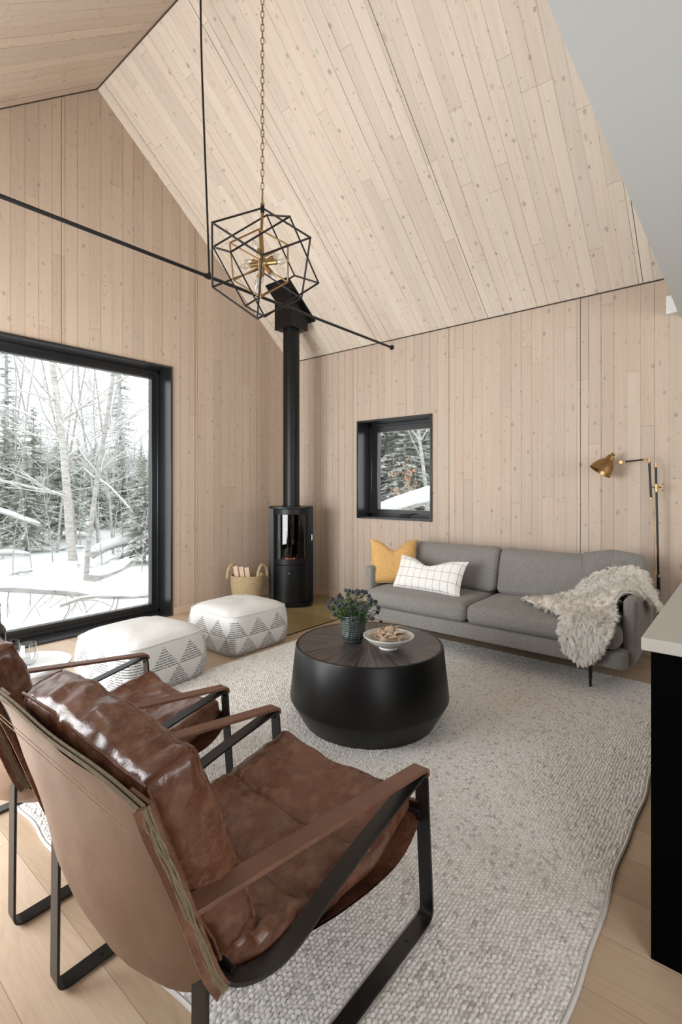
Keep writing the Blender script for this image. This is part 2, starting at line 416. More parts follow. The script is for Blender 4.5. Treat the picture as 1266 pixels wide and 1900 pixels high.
M_LEAARM = leather('arm_leather', (.17, .078, .046), (.12, .052, .031), (.26, .14, .09), .45, .2, 1.5, .12)
M_EDGE = plain('raw_leather_edge', (.19, .15, .092), .85, bump=(150, .6, .004), var=(60, .35))

# ------------------------------------------------------------------ room shell
def roofz(x): return ZA-abs(x-XA)*(ZA-ZE)/(XR-XA)
WX0, WX1, WZ1 = 0.02, 2.887, 2.603
T = .30
g = MB()
g.prism([(XL-.3, 0), (WX0, 0), (WX0, roofz(WX0)), (XL-.3, roofz(XL-.3))], 'y', YG, YG+T)
g.prism([(WX0, WZ1), (WX1, WZ1), (WX1, roofz(WX1)), (XA, ZA), (WX0, roofz(WX0))], 'y', YG, YG+T)
g.prism([(WX1, 0), (XR+.3, 0), (XR+.3, roofz(XR+.3)), (WX1, roofz(WX1))], 'y', YG, YG+T)
struct('wall_gable', g, M_GABLE, smooth=False)
SY0, SY1, SZ0, SZ1 = 2.575, 3.566, .983, 2.115
g = MB()
g.box(XR, XR+T, YB, SY0, 0, ZE); g.box(XR, XR+T, SY1, YG, 0, ZE)
g.box(XR, XR+T, SY0, SY1, 0, SZ0); g.box(XR, XR+T, SY0, SY1, SZ1, ZE)
struct('wall_right', g, M_SIDE, smooth=False)
g = MB()
g.box(XL-T, XL, 4.25, YG, 0, ZE); g.box(XL-T, XL, -.9, 1.85, 0, ZE); g.box(XL-T, XL, YB, -2.9, 0, ZE)
g.box(XL-T, XL, 1.85, 4.25, 2.5, ZE); g.box(XL-T, XL, 1.85, 4.25, 0, .12)
g.box(XL-T, XL, -2.9, -.9, 2.2, ZE); g.box(XL-T, XL, -2.9, -.9, 0, .65)
struct('wall_left', g, M_SIDE, smooth=False)
g = MB()
g.box(XL-T, .5, YB-T, YB, 0, ZE); g.box(3.7, XR+T, YB-T, YB, 0, ZE); g.box(.5, 3.7, YB-T, YB, 0, .65); g.box(.5, 3.7, YB-T, YB, 2.35, ZE)
struct('wall_rear', g, M_DRYWALL, smooth=False)
g = MB(); g.box(XL-T, XR+T, YB-T, YG+T, -.2, 0); struct('floor', g, M_FLOOR, smooth=False)
ex = XR+.3
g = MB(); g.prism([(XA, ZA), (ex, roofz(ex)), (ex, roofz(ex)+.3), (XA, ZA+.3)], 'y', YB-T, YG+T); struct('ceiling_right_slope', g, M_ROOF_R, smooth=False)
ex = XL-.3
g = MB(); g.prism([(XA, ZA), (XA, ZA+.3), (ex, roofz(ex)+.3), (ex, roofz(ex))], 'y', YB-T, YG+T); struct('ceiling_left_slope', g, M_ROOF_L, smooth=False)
g = MB(); g.box(XL-.01, XR+.01, YB, LY, 2.66, 2.85)
g.prism([(XL, 2.85), (XR, 2.85), (XR, ZE), (XA, ZA), (XL, ZE)], 'y', LY-.12, LY)  # unseen wall above the loft edge, added to bounce light
struct('ceiling_loft', g, M_DRYWALL, smooth=False)
# shadow gap lines where roof meets wall and at the ridge
g = MB(); sn = math.sin(sl); cs = math.cos(sl)
g.tube([(XR-.004, LY, ZE-.002), (XR-.004, YG, ZE-.002)], .006, 4); g.tube([(XA, LY, ZA-.004), (XA, YG, ZA-.004)], .008, 4)
g.tube([(XA, YG-.003, ZA-.004), (XL, YG-.003, ZE-.002)], .006, 4)
struct('trim_1', g, plain('shadow_gap_strip', (.06, .042, .03), .8))
g = MB(); g.box(WX1+.02, XR, YG-.014, YG, 0, .075); struct('baseboard_gable', g, M_TRIM, bevel=.003)
g = MB(); g.box(XR-.014, XR, YB, YG-.014, 0, .075); struct('baseboard_right', g, M_TRIM, bevel=.003)

# gable window
def window(nm, axis, plane, a0, a1, z0, z1, depth, lip, sash, pane_in, sash_bot=None, thick=.022):
    """axis 'y': opening in a wall at y=plane (a = x); axis 'x': wall at x=plane (a = y); reveal runs outward"""
    def bx(mb, p0, p1, q0, q1, r0, r1):
        if axis == 'y': mb.box(p0, p1, q0, q1, r0, r1)
        else: mb.box(q0, q1, p0, p1, r0, r1)
    f = MB(); o0 = plane-lip; o1 = plane+depth
    bx(f, a0, a0+thick, o0, o1, z0, z1); bx(f, a1-thick, a1, o0, o1, z0, z1)
    bx(f, a0+thick, a1-thick, o0, o1, z1-thick, z1); bx(f, a0+thick, a1-thick, o0, o1, z0, z0+thick)
    root = struct(nm, f, M_BLACKFRAME, bevel=.002)
    s_ = MB(); sb = sash if sash_bot is None else sash_bot
    q0, q1 = plane+pane_in-.035, plane+pane_in+.035; b0, b1, c0, c1 = a0+thick, a1-thick, z0+thick, z1-thick
    sL, sR = sash if isinstance(sash, tuple) else (sash, sash); sT = max(sL, sR) if isinstance(sash, tuple) else sash
    if isinstance(sb, tuple): sb, sT = sb
    bx(s_, b0, b0+sL, q0, q1, c0, c1); bx(s_, b1-sR, b1, q0, q1, c0, c1); bx(s_, b0+sL, b1-sR, q0, q1, c1-sT, c1); bx(s_, b0+sL, b1-sR, q0, q1, c0, c0+sb)
    # stepped inner bead
    q0 -= .02; e = .35
    bx(s_, b0, b0+sL*e, q0, q1, c0, c1); bx(s_, b1-sR*e, b1, q0, q1, c0, c1); bx(s_, b0, b1, q0, q1, c1-sT*e, c1); bx(s_, b0, b1, q0, q1, c0, c0+sb*e)
    s_.build('window_sash', M_BLACKFRAME, root, bevel=.003)
    p = MB(); bx(p, b0+sL-.005, b1-sR+.005, plane+pane_in-.004, plane+pane_in+.004, c0+sb-.005, c1-sT+.005); p.build('pane', M_PANE, root, smooth=False)
    return root
w1 = window('window_1', 'y', YG, WX0, WX1, 0.0, WZ1, .29, .018, .082, .25, (.082, .082))
w2 = window('window_2', 'x', XR, SY0, SY1, SZ0, SZ1, .29, .018, (.125, .105), .26, (.075, .095))
h_ = MB(); h_.box(XR+.16, XR+.20, 2.98, 3.09, SZ0+.035, SZ0+.055); h_.box(XR+.145, XR+.16, 2.93, 3.01, SZ0+.045, SZ0+.06); h_.build('window_handle', M_BLACK, w2, bevel=.003)
w3 = window('window_3', 'x', XL-.28, 1.85, 4.25, .12, 2.5, .28, 0, .07, .0)
m_ = MB()
for y in (3.05,): m_.box(XL-.25, XL-.2, y-.04, y+.04, .14, 2.48)
m_.build('mullion', M_BLACKFRAME, w3, bevel=.003)
w4 = window('window_4', 'x', XL-.28, -2.9, -.9, .65, 2.2, .28, 0, .06, .0)
w5 = window('window_5', 'y', YB-.28, .5, 3.7, .65, 2.35, .28, 0, .06, .0)

# ------------------------------------------------------------------ rug
def build_rug():
    rx0, rx1, ry0, ry1 = .742, 3.95, .365, 3.075
    lx, ly = .0165, .0125
    nx = int((rx1-rx0)/lx)*4; ny = int((ry1-ry0)/ly)*4
    xs = np.linspace(rx0, rx1, nx+1); ys = np.linspace(ry0, ry1, ny+1)
    X, Y = np.meshgrid(xs, ys, indexing='ij')
    rs = np.random.RandomState(3)
    def sm(n1, n2, amp):
        a = rs.rand(n1, n2); xi = np.linspace(0, n1-1.001, nx+1); yi = np.linspace(0, n2-1.001, ny+1)
        i = xi.astype(int)[:, None]; j = yi.astype(int)[None, :]; u = (xi-xi.astype(int))[:, None]; v = (yi-yi.astype(int))[None, :]
        u = u*u*(3-2*u); v = v*v*(3-2*v)
        return amp*((a[i, j]*(1-u)+a[i+1, j]*u)*(1-v)+(a[i, j+1]*(1-u)+a[i+1, j+1]*u)*v-.5)
    wx = X+sm(60, 60, .010)+sm(220, 200, .006); wy = Y+sm(50, 50, .008)+sm(200, 220, .005)
    cy = wy/ly; iy = np.floor(cy).astype(int); cx_ = wx/lx+(iy % 2)*.5; ix = np.floor(cx_).astype(int)
    fu = (cx_-ix)*2-1; fv = (cy-iy)*2-1
    H = rs.rand(512, 512)[ix % 512, iy % 512]
    d = np.clip(1-np.abs(fu)**2.4-.85*np.abs(fv)**2.2, 0, 1)**.5
    Z = .006+.0065*d*(.6+.6*H)+sm(40, 40, .002)
    edge = np.minimum(np.minimum(X-rx0, rx1-X), np.minimum(Y-ry0, ry1-Y)); Z *= np.clip(edge/.006, .35, 1)
    wob = .006*np.sin(Y*9)+.004*np.sin(Y*23+1); ax = np.clip(1-(X-rx0)/.25, 0, 1); X = X+wob*ax
    wob2 = .005*np.sin(X*7)+.003*np.sin(X*17); ay = np.clip(1-(Y-ry0)/.25, 0, 1); Y = Y+wob2*ay
    for yc in (.783, 1.438, 1.751, 2.406):
        k = np.clip((.034-np.abs(Y-yc))/.010, 0, 1)*np.clip((1.395-X)/.012, 0, 1); Z = Z*(1-k)+np.minimum(Z, .0062)*k
    V = np.stack([X, Y, Z], -1).reshape(-1, 3)
    i = np.arange(nx)[:, None]*(ny+1)+np.arange(ny)[None, :]
    Fq = np.stack([i, i+ny+1, i+ny+2, i+1], -1).reshape(-1, 4)
    m, nt, b, out = new_mat('woven_wool'); N = NT(nt)
    at = N.n('ShaderNodeAttribute'); at.attribute_name = 'yarn'
    O = N.obj(); fine = N.noise(N.vscale(O, (500, 900, 500)), 1, 2)
    big = N.noise(O, 1.6, 2)
    c = N.ramp(at.outputs['Fac'], [(0, (.50, .485, .465)), (.10, (.70, .685, .66)), (.35, (.82, .805, .78)), (1, (.88, .87, .85))])
    c = N.mix(N.rng(fine, .35, .65, 0, .4), c, N.mix(1.0, c, (.72, .70, .68), 'MULTIPLY'))
    c = N.mix(N.rng(big, .35, .65, 0, .25), c, N.mix(1.0, c, (.93, .88, .82), 'MULTIPLY'))
    nt.links.new(c, b.inputs['Base Color']); b.inputs['Roughness'].default_value = .95; b.inputs['Specular IOR Level'].default_value = .1
    N.bump(fine, .5, .002, b)
    o = np_mesh('rug', V, Fq, m)
    at_ = o.data.attributes.new('yarn', 'FLOAT', 'POINT')
    R2 = rs.rand(512, 512)[ix % 512, (iy+77) % 512]; at_.data.foreach_set('value', R2.ravel().astype(np.float32))
    tag(o, 'large chunky woven pale grey wool rug under the coffee table', 'rug')
    bd = MB(); pts = []
    for t in np.linspace(ry0, ry1, 120): pts.append((rx0+.006*math.sin(t*9)+.004*math.sin(t*23+1)-.002, t, .006))
    bd.tube(pts, .0065, 6)
    pts = [(x, ry0+.005*math.sin(x*7)+.003*math.sin(x*17)-.002, .006) for x in np.linspace(rx0, rx1, 120)]; bd.tube(pts, .0065, 6)
    bd.build('bound_edge', plain('rug_binding', (.62, .60, .57), .95, bump=(300, .6, .002)), o)
build_rug()
RT = .012   # top of the rug

# ------------------------------------------------------------------ leather lounge chairs
def chair(label):
    """local frame = world frame shifted: local origin at floor under x=.95, y=1.11"""
    ox, oy = .95, 1.11
    root = thing('lounge_chair', label, 'armchair', (ox, oy, 0), 0, None)
    L = lambda x, y, z: Vector((x-ox, y-oy, z))
    for side, yc in ((-1, .783), (1, 1.438)):
        fr = MB()
        loop = fillet([L(.56, yc, .452), L(.541, yc, .4545), L(.537, yc, .0045), L(.74, yc, .0105), L(1.371, yc, .0105), L(1.335, yc, .478), L(1.06, yc, .425), L(.88, yc, .378)], [.02, .035, .1, .035, .028, .08], 6)
        low = crom([L(.88, yc, .378), L(.80, yc, .352), L(.73, yc, .345), L(.66, yc, .363), L(.60, yc, .40), L(.555, yc, .455)], 5)
        back = [L(.555, yc, .455), L(.512, yc, .57), L(.425, yc, .80)]
        fr.bar(loop[:], .045, .0075); fr.bar(low, .045, .0075); fr.bar(back, .045, .0075)
        fo = fr.build('side_frame', M_STEEL, root, angle=25)
        for x, zz in ((.66, .0122), (1.25, .0142)):
            sc = MB(); sc.lathe([(.0001, 0), (.005, 0), (.005, .002), (.0001, .002)], 10, L(x, yc, zz)); sc.build('screw', M_BLACK, fo)
        sc = MB(); sc.lathe([(.0001, -.004), (.006, -.004), (.006, .004), (.0001, .004)], 10, L(1.326, yc-.0, .452), Matrix.Rotation(PI/2, 3, 'Y')); sc.build('screw', M_BLACK, fo)
        ar = MB(); path = fillet([L(.50, yc, .592), L(.55, yc, .586), L(1.338, yc, .487), L(1.3415, yc, .465)], [.02, .02], 5)
        ar.bar(path, .050, .011)
        ar.build('armrest', M_LEAARM, root, bevel=.002)
    rod = MB(); rod.tube([L(1.340, .79, .342), L(1.340, 1.43, .342)], .011, 14); rod.build('cross_rod', M_BLACK, root)
    rod = MB(); rod.tube([L(.62, .79, .392), L(.62, 1.43, .392)], .009, 12); rod.build('cross_rod', M_BLACK, root)
    # sling: profiles at the edge and in the middle
    edge = [(.405, .835), (.422, .795), (.455, .71), (.508, .565), (.543, .462), (.60, .392), (.73, .338), (.82, .322), (.96, .285), (1.10, .262), (1.21, .255), (1.29, .275), (1.345, .312), (1.372, .342), (1.355, .368), (1.33, .374)]
    mid = [(.400, .832), (.418, .79), (.436, .70), (.455, .56), (.480, .432), (.525, .325), (.59, .262), (.70, .232), (.85, .225), (1.0, .228), (1.15, .24), (1.28, .275), (1.345, .312), (1.372, .342), (1.355, .360), (1.33, .362)]
    E_ = crom([(x, z, 0) for x, z in edge], 6); M_ = crom([(x, z, 0) for x, z in mid], 6); n = len(E_)-1
    sl_ = MB()
    def half(i): # half width along the profile
        t = i/n; return lerp(.352, .315, min(1, max(0, (t-.30)/.08)))
    for off, fl in ((0, False), (-.007, True)):
        vs = []; K = 20
        for i in range(n+1):
            for j in range(K+1):
                q = j/K*2-1; k = (1-q*q)**.8 if abs(q) < 1 else 0
                x = lerp(E_[i].x, M_[i].x, k); z = lerp(E_[i].y, M_[i].y, k)
                i0, i1 = max(i-1, 0), min(i+1, n); tx = E_[i1].x-E_[i0].x; tz = E_[i1].y-E_[i0].y; l = math.hypot(tx, tz) or 1
                x += tz/l*(-off)*(-1); z += tx/l*off*(-1)*(-1)
                w = .004*mnoise.noise(Vector((x*7, q*3, z*7)))
                vs.append(L(x+w, 1.11+q*half(i), z+w))
        fs = [(i*(K+1)+j, (i+1)*(K+1)+j, (i+1)*(K+1)+j+1, i*(K+1)+j+1) for i in range(n) for j in range(K)]
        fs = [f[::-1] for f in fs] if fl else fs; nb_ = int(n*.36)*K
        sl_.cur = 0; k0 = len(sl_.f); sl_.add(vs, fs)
        for q in range(nb_, len(fs)): sl_.m[k0+q] = 1  # seat part of the sling gets darker leather, shade put into its colour
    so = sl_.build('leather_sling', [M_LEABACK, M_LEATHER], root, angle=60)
    # sleeves that wrap the back uprights and raw stitched edges
    ed = MB(); yy = (.783-.038, 1.438+.038)
    for s_, y in ((-1, yy[0]), (1, yy[1])):
        P = [L(x-.002+.003*math.sin(z*40), y, z) for x, z in [(.411, .838), (.428, .79), (.463, .70), (.512, .57), (.546, .47), (.572, .425)]]
        P = crom(P, 6); sv = MB()
        for dx, dy in ((-.008, 0), (-.0035, -s_*-.001), (.001, .0005), (.0055, 0)):
            ed.tube([p+Vector((dx+.0025*mnoise.noise(p*40+Vector((dx*900, 0, 0))), dy+.002*mnoise.noise(p*33), 0)) for p in P], .0026, 5)
        sv.bar([p+Vector((-.012, -s_*.001, 0)) for p in P], .006, .016)
        inner = [p+Vector((.012, -s_*.035, 0)) for p in P]
        sv.bar(inner, .066, .006); sv.build('sleeve', M_LEATHER, so, angle=50)
    for dx in (0, .010):
        ed.tube([L(.402+dx, .75+t*.722, .838+.004*math.sin(t*9)-.002*dx) for t in np.linspace(0, 1, 30)], .0035, 5)
    ed.build('raw_edge', M_EDGE, so)
    st = MB()
    for xx, zz in ((.395, .800), (.393, .812)):
        for k in range(70):
            y = .77+k*.0098; st.box(xx-.0022-ox, xx-.0006-ox, y-oy, y+.006-oy, zz-.0008, zz+.0008)
    st.build('stitching', plain('thread', (.42, .30, .2), .8), so, smooth=False)
    # seat cushion
    def zprof(x):
        P = [(.58, .47), (.66, .405), (.76, .372), (.88, .362), (1.0, .362), (1.12, .368), (1.24, .392), (1.32, .412), (1.38, .405)]
        for (a, za), (b, zb) in zip(P, P[1:]):
            if x <= b: t = (x-a)/(b-a); t = max(0, t); return lerp(za, zb, t)
        return P[-1][1]
    def fn(q, u):
        x = q.x+.972; y = q.y; a = abs(u[1])
        crease = 0
        for x0, dp in ((1.085, .020), (.87, .018)):
            w = .004*math.sin(y*25+x0*9); crease += dp*math.exp(-((x-x0-w)/.011)**2)
        top = max(0, u[2])
        wr = .0
        for k, (fx, fy, am) in enumerate(((4, 7, .030), (11, 9, .012), (30, 22, .003))):
            nn = mnoise.noise(Vector((x*fx+k*7, y*fy+3*k, label_seed))); wr += am*(1-abs(nn)*2.2)*.42
        rad = math.hypot(x-.74, abs(y)-.26); wr += .010*math.sin(rad*95+3*math.atan2(abs(y)-.26, x-.74))*math.exp(-(rad/.11)**2)
        z = zprof(x)+q.z*1.0-.055-.030*(1-a**2)+.010*a**4*(x > 1.0)
        z += (wr-crease)*(top > .5)+(-.5*wr)*(u[2] < -.5)*.3
        yy_ = y*(1+.03*math.sin(x*18))
        if x > 1.25: z -= (x-1.25)*.15*0
        return Vector((x-ox, yy_, z+.0))
    label_seed = 3.0 if label.startswith('nearer') else 11.0
    mb = puffbox(.388, .296, .052, .045, 56, (0, 0, .018), fn)
    mb.build('seat_cushion', M_LEATHER, root, angle=180, merge=True)
    # back cushion
    ang = math.atan2(.13, .36); B0 = Vector((.575, 0, .638)); Rm = Matrix.Rotation(-ang, 3, 'Y')
    def fb(q, u):
        p = Vector(q)
        wr = 0
        for k, (f, am) in enumerate(((7, .010), (17, .006), (38, .003))):
            nn = mnoise.noise(Vector((p.x*f+k*5, p.y*f*1.3+label_seed, p.z*f*.8))); wr += am*(.5-abs(nn)*1.4)
        nrm = Vector((u[0]**3, u[1]**5*.6, u[2]**5)); 
        p += nrm*wr*1.2
        # plump top, narrow bottom
        p.x *= (1.0-.12*(u[2] < 0)*u[2]**2)
        p.z += .012*math.sin(u[1]*2.6+.4)*(u[2] > 0)
        return Rm@p+Vector((B0.x-ox, 0, B0.z))
    mb = puffbox(.054, .300, .228, .026, 44, (.012, .008, .012), fb)
    bc = mb.build('back_cushion', M_LEATHER, root, angle=180, merge=True)
    pp = MB()
    def seam(pts3):
        out = []
        for p in pts3:
            out.append(fb(Vector(p), [p[0]/.054, p[1]/.300, p[2]/.228]))
        return out
    ex_, ey_, ez_ = .047, .292, .221
    for x in (-ex_, ex_):
        pts = [(x, y, ez_) for y in np.linspace(-ey_, ey_, 24)]; pp.tube(seam(pts), .0042, 6)
        for s_ in (-1, 1): pp.tube(seam([(x, s_*ey_, z) for z in np.linspace(ez_, -ez_, 20)]), .0042, 6)
    for s_ in (-1, 1): pp.tube(seam([(x, s_*ey_, ez_) for x in np.linspace(-ex_, ex_, 6)]), .0042, 6)
    pp.build('piping', M_LEATHER, bc)
    return root
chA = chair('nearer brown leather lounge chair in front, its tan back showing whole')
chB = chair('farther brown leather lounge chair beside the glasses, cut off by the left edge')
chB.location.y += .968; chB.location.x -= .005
for c in (chA, chB): c['group'] = 'brown leather lounge chairs'

# ------------------------------------------------------------------ coffee table and what stands on it
TC = Vector((2.345, 1.725, RT-.004))
tb = thing('coffee_table', 'round black drum coffee table in the middle of the rug', 'coffee table', TC)
b = MB(); b.lathe([(.0005, 0), (.372, 0), (.378, .004), (.452, .128), (.459, .142), (.459, .152), (.4285, .428), (.424, .435), (.417, .4365), (.414, .431), (.0005, .431)], 128)
b.build('drum_body', plain('satin_black_lacquer', (.004, .0041, .0043), .38, 0, .30), tb, angle=30)
b = MB(); b.lathe([(.0005, .427), (.4135, .427), (.4135, .4345), (.0005, .4345)], 96)
def sunburst():
    m, nt, bs, out = new_mat('sunburst_veneer'); N = NT(nt); s_ = N.sep(N.obj())
    a = N.math('ARCTAN2', s_[1], s_[0]); r = N.math('SQRT', N.math('ADD', N.math('MULTIPLY', s_[0], s_[0]), N.math('MULTIPLY', s_[1], s_[1])))
    w = N.math('FLOOR', N.math('MULTIPLY', a, 5.0)); rw = N.white(N.comb(w, 2.2))
    g = N.noise(N.comb(N.math('MULTIPLY', a, 26), N.math('MULTIPLY', r, 3), rw), 1, 4, .65, .3)
    g2 = N.noise(N.comb(N.math('MULTIPLY', a, 90), N.math('MULTIPLY', r, 5)), 1, 2)
    c = N.mix(N.rng(g, .38, .64), (.018, .013, .011), (.125, .105, .095)); c = N.mix(N.rng(rw, 0, 1, 0, .4), c, N.mix(1.0, c, (.6, .6, .6), 'MULTIPLY'))
    nt.links.new(c, bs.inputs['Base Color']); N.set(bs.inputs['Roughness'], N.rng(g2, .3, .7, .30, .46)); N.bump(g2, .15, .001, bs); return m
b.build('table_top', sunburst(), tb, bevel=.001)
TZ = TC.z+.4345
# vase
VC = Vector((2.29, 1.80, TZ+.0008))
prof = [(.0005, 0), (.048, 0), (.053, .004), (.056, .016), (.067, .032), (.072, .046)]+[(.072, .046+k*.0045) for k in range(1, 24)]+[(.0725, .156), (.0705, .159), (.067, .156), (.066, .10), (.062, .04), (.0005, .03)]
def ves(a, z, i):
    if i < 2 or z > .148 or i > 29: return 0
    row = z/.0125; return -.0028*max(0, math.cos(2*PI*row))**.7*max(0, math.cos(14*a+2*PI*.5*0+z*8))**.5
dense = []
for (r0, z0), (r1, z1) in zip(prof, prof[1:]):
    k = max(1, int(math.hypot(r1-r0, z1-z0)/.0022)); dense += [(lerp(r0, r1, t/k), lerp(z0, z1, t/k)) for t in range(k)]
dense.append(prof[-1]); nout = next(i for i, (r, z) in enumerate(dense) if z > .1585)
def ves2(a, z, i):
    if i > nout or z < .006 or z > .150: return 0
    return .0038*(max(0, math.sin(2*PI*z/.0105+1.2*math.sin(a*11)))**.6)*(abs(math.cos(10*a+.8*math.sin(z*50))))**.6-.001
v = MB(); v.lathe(dense, 180, VC, fn=ves2)
vo = v.build('vase', plain('dark_green_glazed_ceramic', (.026, .036, .030), .34, 0, .6, var=(80, .5)), angle=80)
tag(vo, 'dark green dimpled ceramic vase of thistles on the coffee table', 'vase')
# thistles
M_STEM = plain('green_stem', (.06, .12, .035), .6); M_LEAF = plain('thistle_leaf', (.055, .125, .03), .6, var=(60, .4))
M_HEAD = plain('blue_grey_thistle', (.028, .031, .043), .7, var=(150, .5)); M_BRACT = plain('silver_bract', (.085, .115, .105), .6)
rs = random.Random(5)
def thistle(i, n):
    a = 2.399*i; rr = math.sqrt((i+.5)/n)
    tilt = rr*.80; base = VC+Vector((math.cos(a)*rr*.035, math.sin(a)*rr*.035, .045))
    hgt = (rs.uniform(.19, .25) if i % 3 else rs.uniform(.12, .17))*(1-.15*rr)
    top = VC+Vector((math.cos(a)*rr*.150, math.sin(a)*rr*.150, .075+hgt*(.98-.30*rr**2)))
    if i == 0: pass
    midp = (base+top)/2+Vector((0, 0, .018)); midp.x = lerp(base.x, top.x, .38); midp.y = lerp(base.y, top.y, .38)
    pos_words = ['']
    t = thing('thistle', 'dark blue spiky thistle stem standing among the bunch in the green vase', 'flower', base, 0, 'thistles in the green vase')
    P = [p-base for p in crom([base, midp, top], 6)]
    s_ = MB(); s_.tube(P, .0016, 5); s_.build('stem', M_STEM, t)
    d = (P[-1]-P[-3]).normalized(); Q = d.to_track_quat('Z', 'Y').to_matrix(); e = P[-1]
    h = MB(); hr = rs.uniform(.009, .0125)
    h.lathe([(.0004, -.002), (hr*.8, .002), (hr, .008), (hr*.85, .016), (hr*.4, .022), (.0004, .024)], 12, e, Q)
    for k in range(60):
        u = rs.random()**.8*PI*.62; q = rs.random()*2*PI; dd = Q@Vector((math.sin(u)*math.cos(q), math.sin(u)*math.sin(q), math.cos(u)))
        p0 = e+Q@Vector((0, 0, .009))+dd*hr*.75; o = dd.orthogonal().normalized()*.0011; h.add([p0-o, p0+o, p0+dd.cross(o), p0+dd*.0075], [(0, 1, 3), (1, 2, 3), (2, 0, 3)])
    h.build('flower_head', M_HEAD, t)
    br = MB()
    for k in range(11):
        q = 2*PI*k/11+rs.random()*.2; ln = rs.uniform(.024, .040); dd = Q@Vector((math.cos(q), math.sin(q), .35)).normalized(); sd = Q@Vector((-math.sin(q), math.cos(q), 0))
        p0 = e+dd*.004; pm = e+dd*ln*.5; n_ = Q@Vector((0, 0, .001))
        br.add([p0, pm+sd*.0021, e+dd*ln, pm-sd*.0021, pm+n_], [(0, 1, 4), (1, 2, 4), (2, 3, 4), (3, 0, 4), (0, 3, 2, 1)])
    br.build('bracts', M_BRACT, t)
    lf = MB()
    for k in range(18):
        f = rs.uniform(.38, .97); p0 = P[int(f*(len(P)-1))]; q = rs.random()*2*PI; dd = Vector((math.cos(q), math.sin(q), rs.uniform(-.1, .7))).normalized(); ln = rs.uniform(.02, .042); sd = dd.cross(Vector((0, 0, 1))).normalized()*rs.uniform(.004, .009); n_ = Vector((0, 0, .002))
        lf.add([p0, p0+dd*ln*.45+sd, p0+dd*ln+Vector((0, 0, -.005)), p0+dd*ln*.45-sd, p0+dd*ln*.45+n_], [(0, 1, 4), (1, 2, 4), (2, 3, 4), (3, 0, 4), (0, 3, 2, 1)])
    lf.build('leaves', M_LEAF, t)
for i in range(46): thistle((i*29) % 46, 46)
# bowl
BC = Vector((2.325, 1.575, TZ+.0006))
b = MB(); b.lathe([(.0005, 0), (.052, 0), (.054, .004), (.051, .010), (.054, .013), (.085, .025), (.115, .044), (.136, .064), (.143, .0705), (.143, .074), (.139, .0745), (.130, .066), (.108, .046), (.078, .028), (.045, .019), (.0005, .017)], 72)
bo = b.build('bowl', plain('white_stoneware', (.70, .68, .645), .38, var=(14, .06)), loc=BC, angle=50); tag(bo, 'white footed ceramic bowl of dried wood pieces on the coffee table', 'bowl')
M_CHIP = plain('dried_wood', (.46, .335, .24), .8, bump=(120, .5, .003), var=(45, .4))
def chip(seed, kind):
    r_ = random.Random(seed); mb = MB(); L_ = r_.uniform(.055, .08); w = r_.uniform(.022, .032); curl = r_.uniform(1.4, 3.2)
    nu, nv = 12, 8
    def f(off):
        def g_(u, v_):
            x = (u-.5)*L_*(1+.15*mnoise.noise(Vector((v_*3, seed, 0)))); taper = math.sin(PI*min(1, .12+u*.8))**.6
            a = (v_-.5)*curl; R = w/1.6*taper*(1+.3*mnoise.noise(Vector((u*4, v_*3, seed)))); R += off
            return Vector((x, R*math.sin(a), R*math.cos(a)*.8+.006*math.sin(u*7+seed)-w*.4))
        return g_
    mb.grid(nu, nv, f(0)); a0 = 0; mb.grid(nu, nv, f(-.004)); m = nv+1; b0 = (nu+1)*m
    mb.f = mb.f[:nu*nv]+[x[::-1] for x in mb.f[nu*nv:]]
    rim = [(i*m) for i in range(nu+1)]+[nu*m+j for j in range(1, m)]+[i*m+nv for i in range(nu-1, -1, -1)]+[j for j in range(nv-1, 0, -1)]
    for i in range(len(rim)):
        a, b_ = rim[i], rim[(i+1) % len(rim)]; mb.f.append((b_, a, a+b0, b_+b0)); mb.m.append(0)
    return mb
protos = []
rs2 = random.Random(21)
k = 0
for ring, cnt, rad, zz in ((0, 6, .056, .062), (1, 7, .080, .078), (2, 5, .048, .092), (3, 2, .018, .102)):
    for j in range(cnt):
        a = 2*PI*j/cnt+ring*.6+rs2.uniform(-.2, .2)
        if k < 6: o = chip(k+1, 0).build('dried_wood_piece', M_CHIP, angle=70); protos.append(o)
        else: o = protos[k % 6].copy(); COL.objects.link(o)
        o.location = BC+Vector((math.cos(a)*rad, math.sin(a)*rad, zz)); o.rotation_euler = (rs2.uniform(-.7, .7), rs2.uniform(-.5, .5), rs2.uniform(0, 6.28))
        sc_ = rs2.uniform(1.05, 1.3); o.scale = (sc_, sc_, sc_)
        tag(o, 'curled brown dried wood piece heaped in the white bowl', 'wood piece', 'dried wood pieces in the bowl'); k += 1

# ------------------------------------------------------------------ sofa
XF, SYR, SYL = 3.587, .61, 2.755
so = thing('sofa', 'long grey fabric two-cushion sofa against the boarded wall', 'sofa', (4.05, 1.68, RT))
SO = Vector((4.05, 1.68, RT)); SL = lambda x, y, z: Vector((x, y, z))-SO
def soblk(name, x0, x1, y0, y1, z0, z1, r, n, puff=(0, 0, 0), fn=None, mat=M_SOFA, parent=None):
    c = Vector(((x0+x1)/2, (y0+y1)/2, (z0+z1)/2))
    def f(q, u):
        p = Vector(q)
        if fn: p = fn(p, u)
        return p+c-SO
    return puffbox((x1-x0)/2, (y1-y0)/2, (z1-z0)/2, r, n, puff, f).build(name, mat, parent or so, angle=180, merge=True)
soblk('base_frame', XF, 4.46, SYR+.01, SYL-.01, .168, .287, .018, 24)
def wob(s, a=.006):
    def f(p, u):
        nn = mnoise.noise(Vector((p.x*5+s, p.y*4, p.z*6))); p = p+Vector((u[0]**3, u[1]**3, u[2]))*nn*a; return p
    return f
soblk('seat_cushion', XF-.012, 4.30, .655, 1.708, .290, .438, .052, 34, (.02, .006, .02), wob(1))
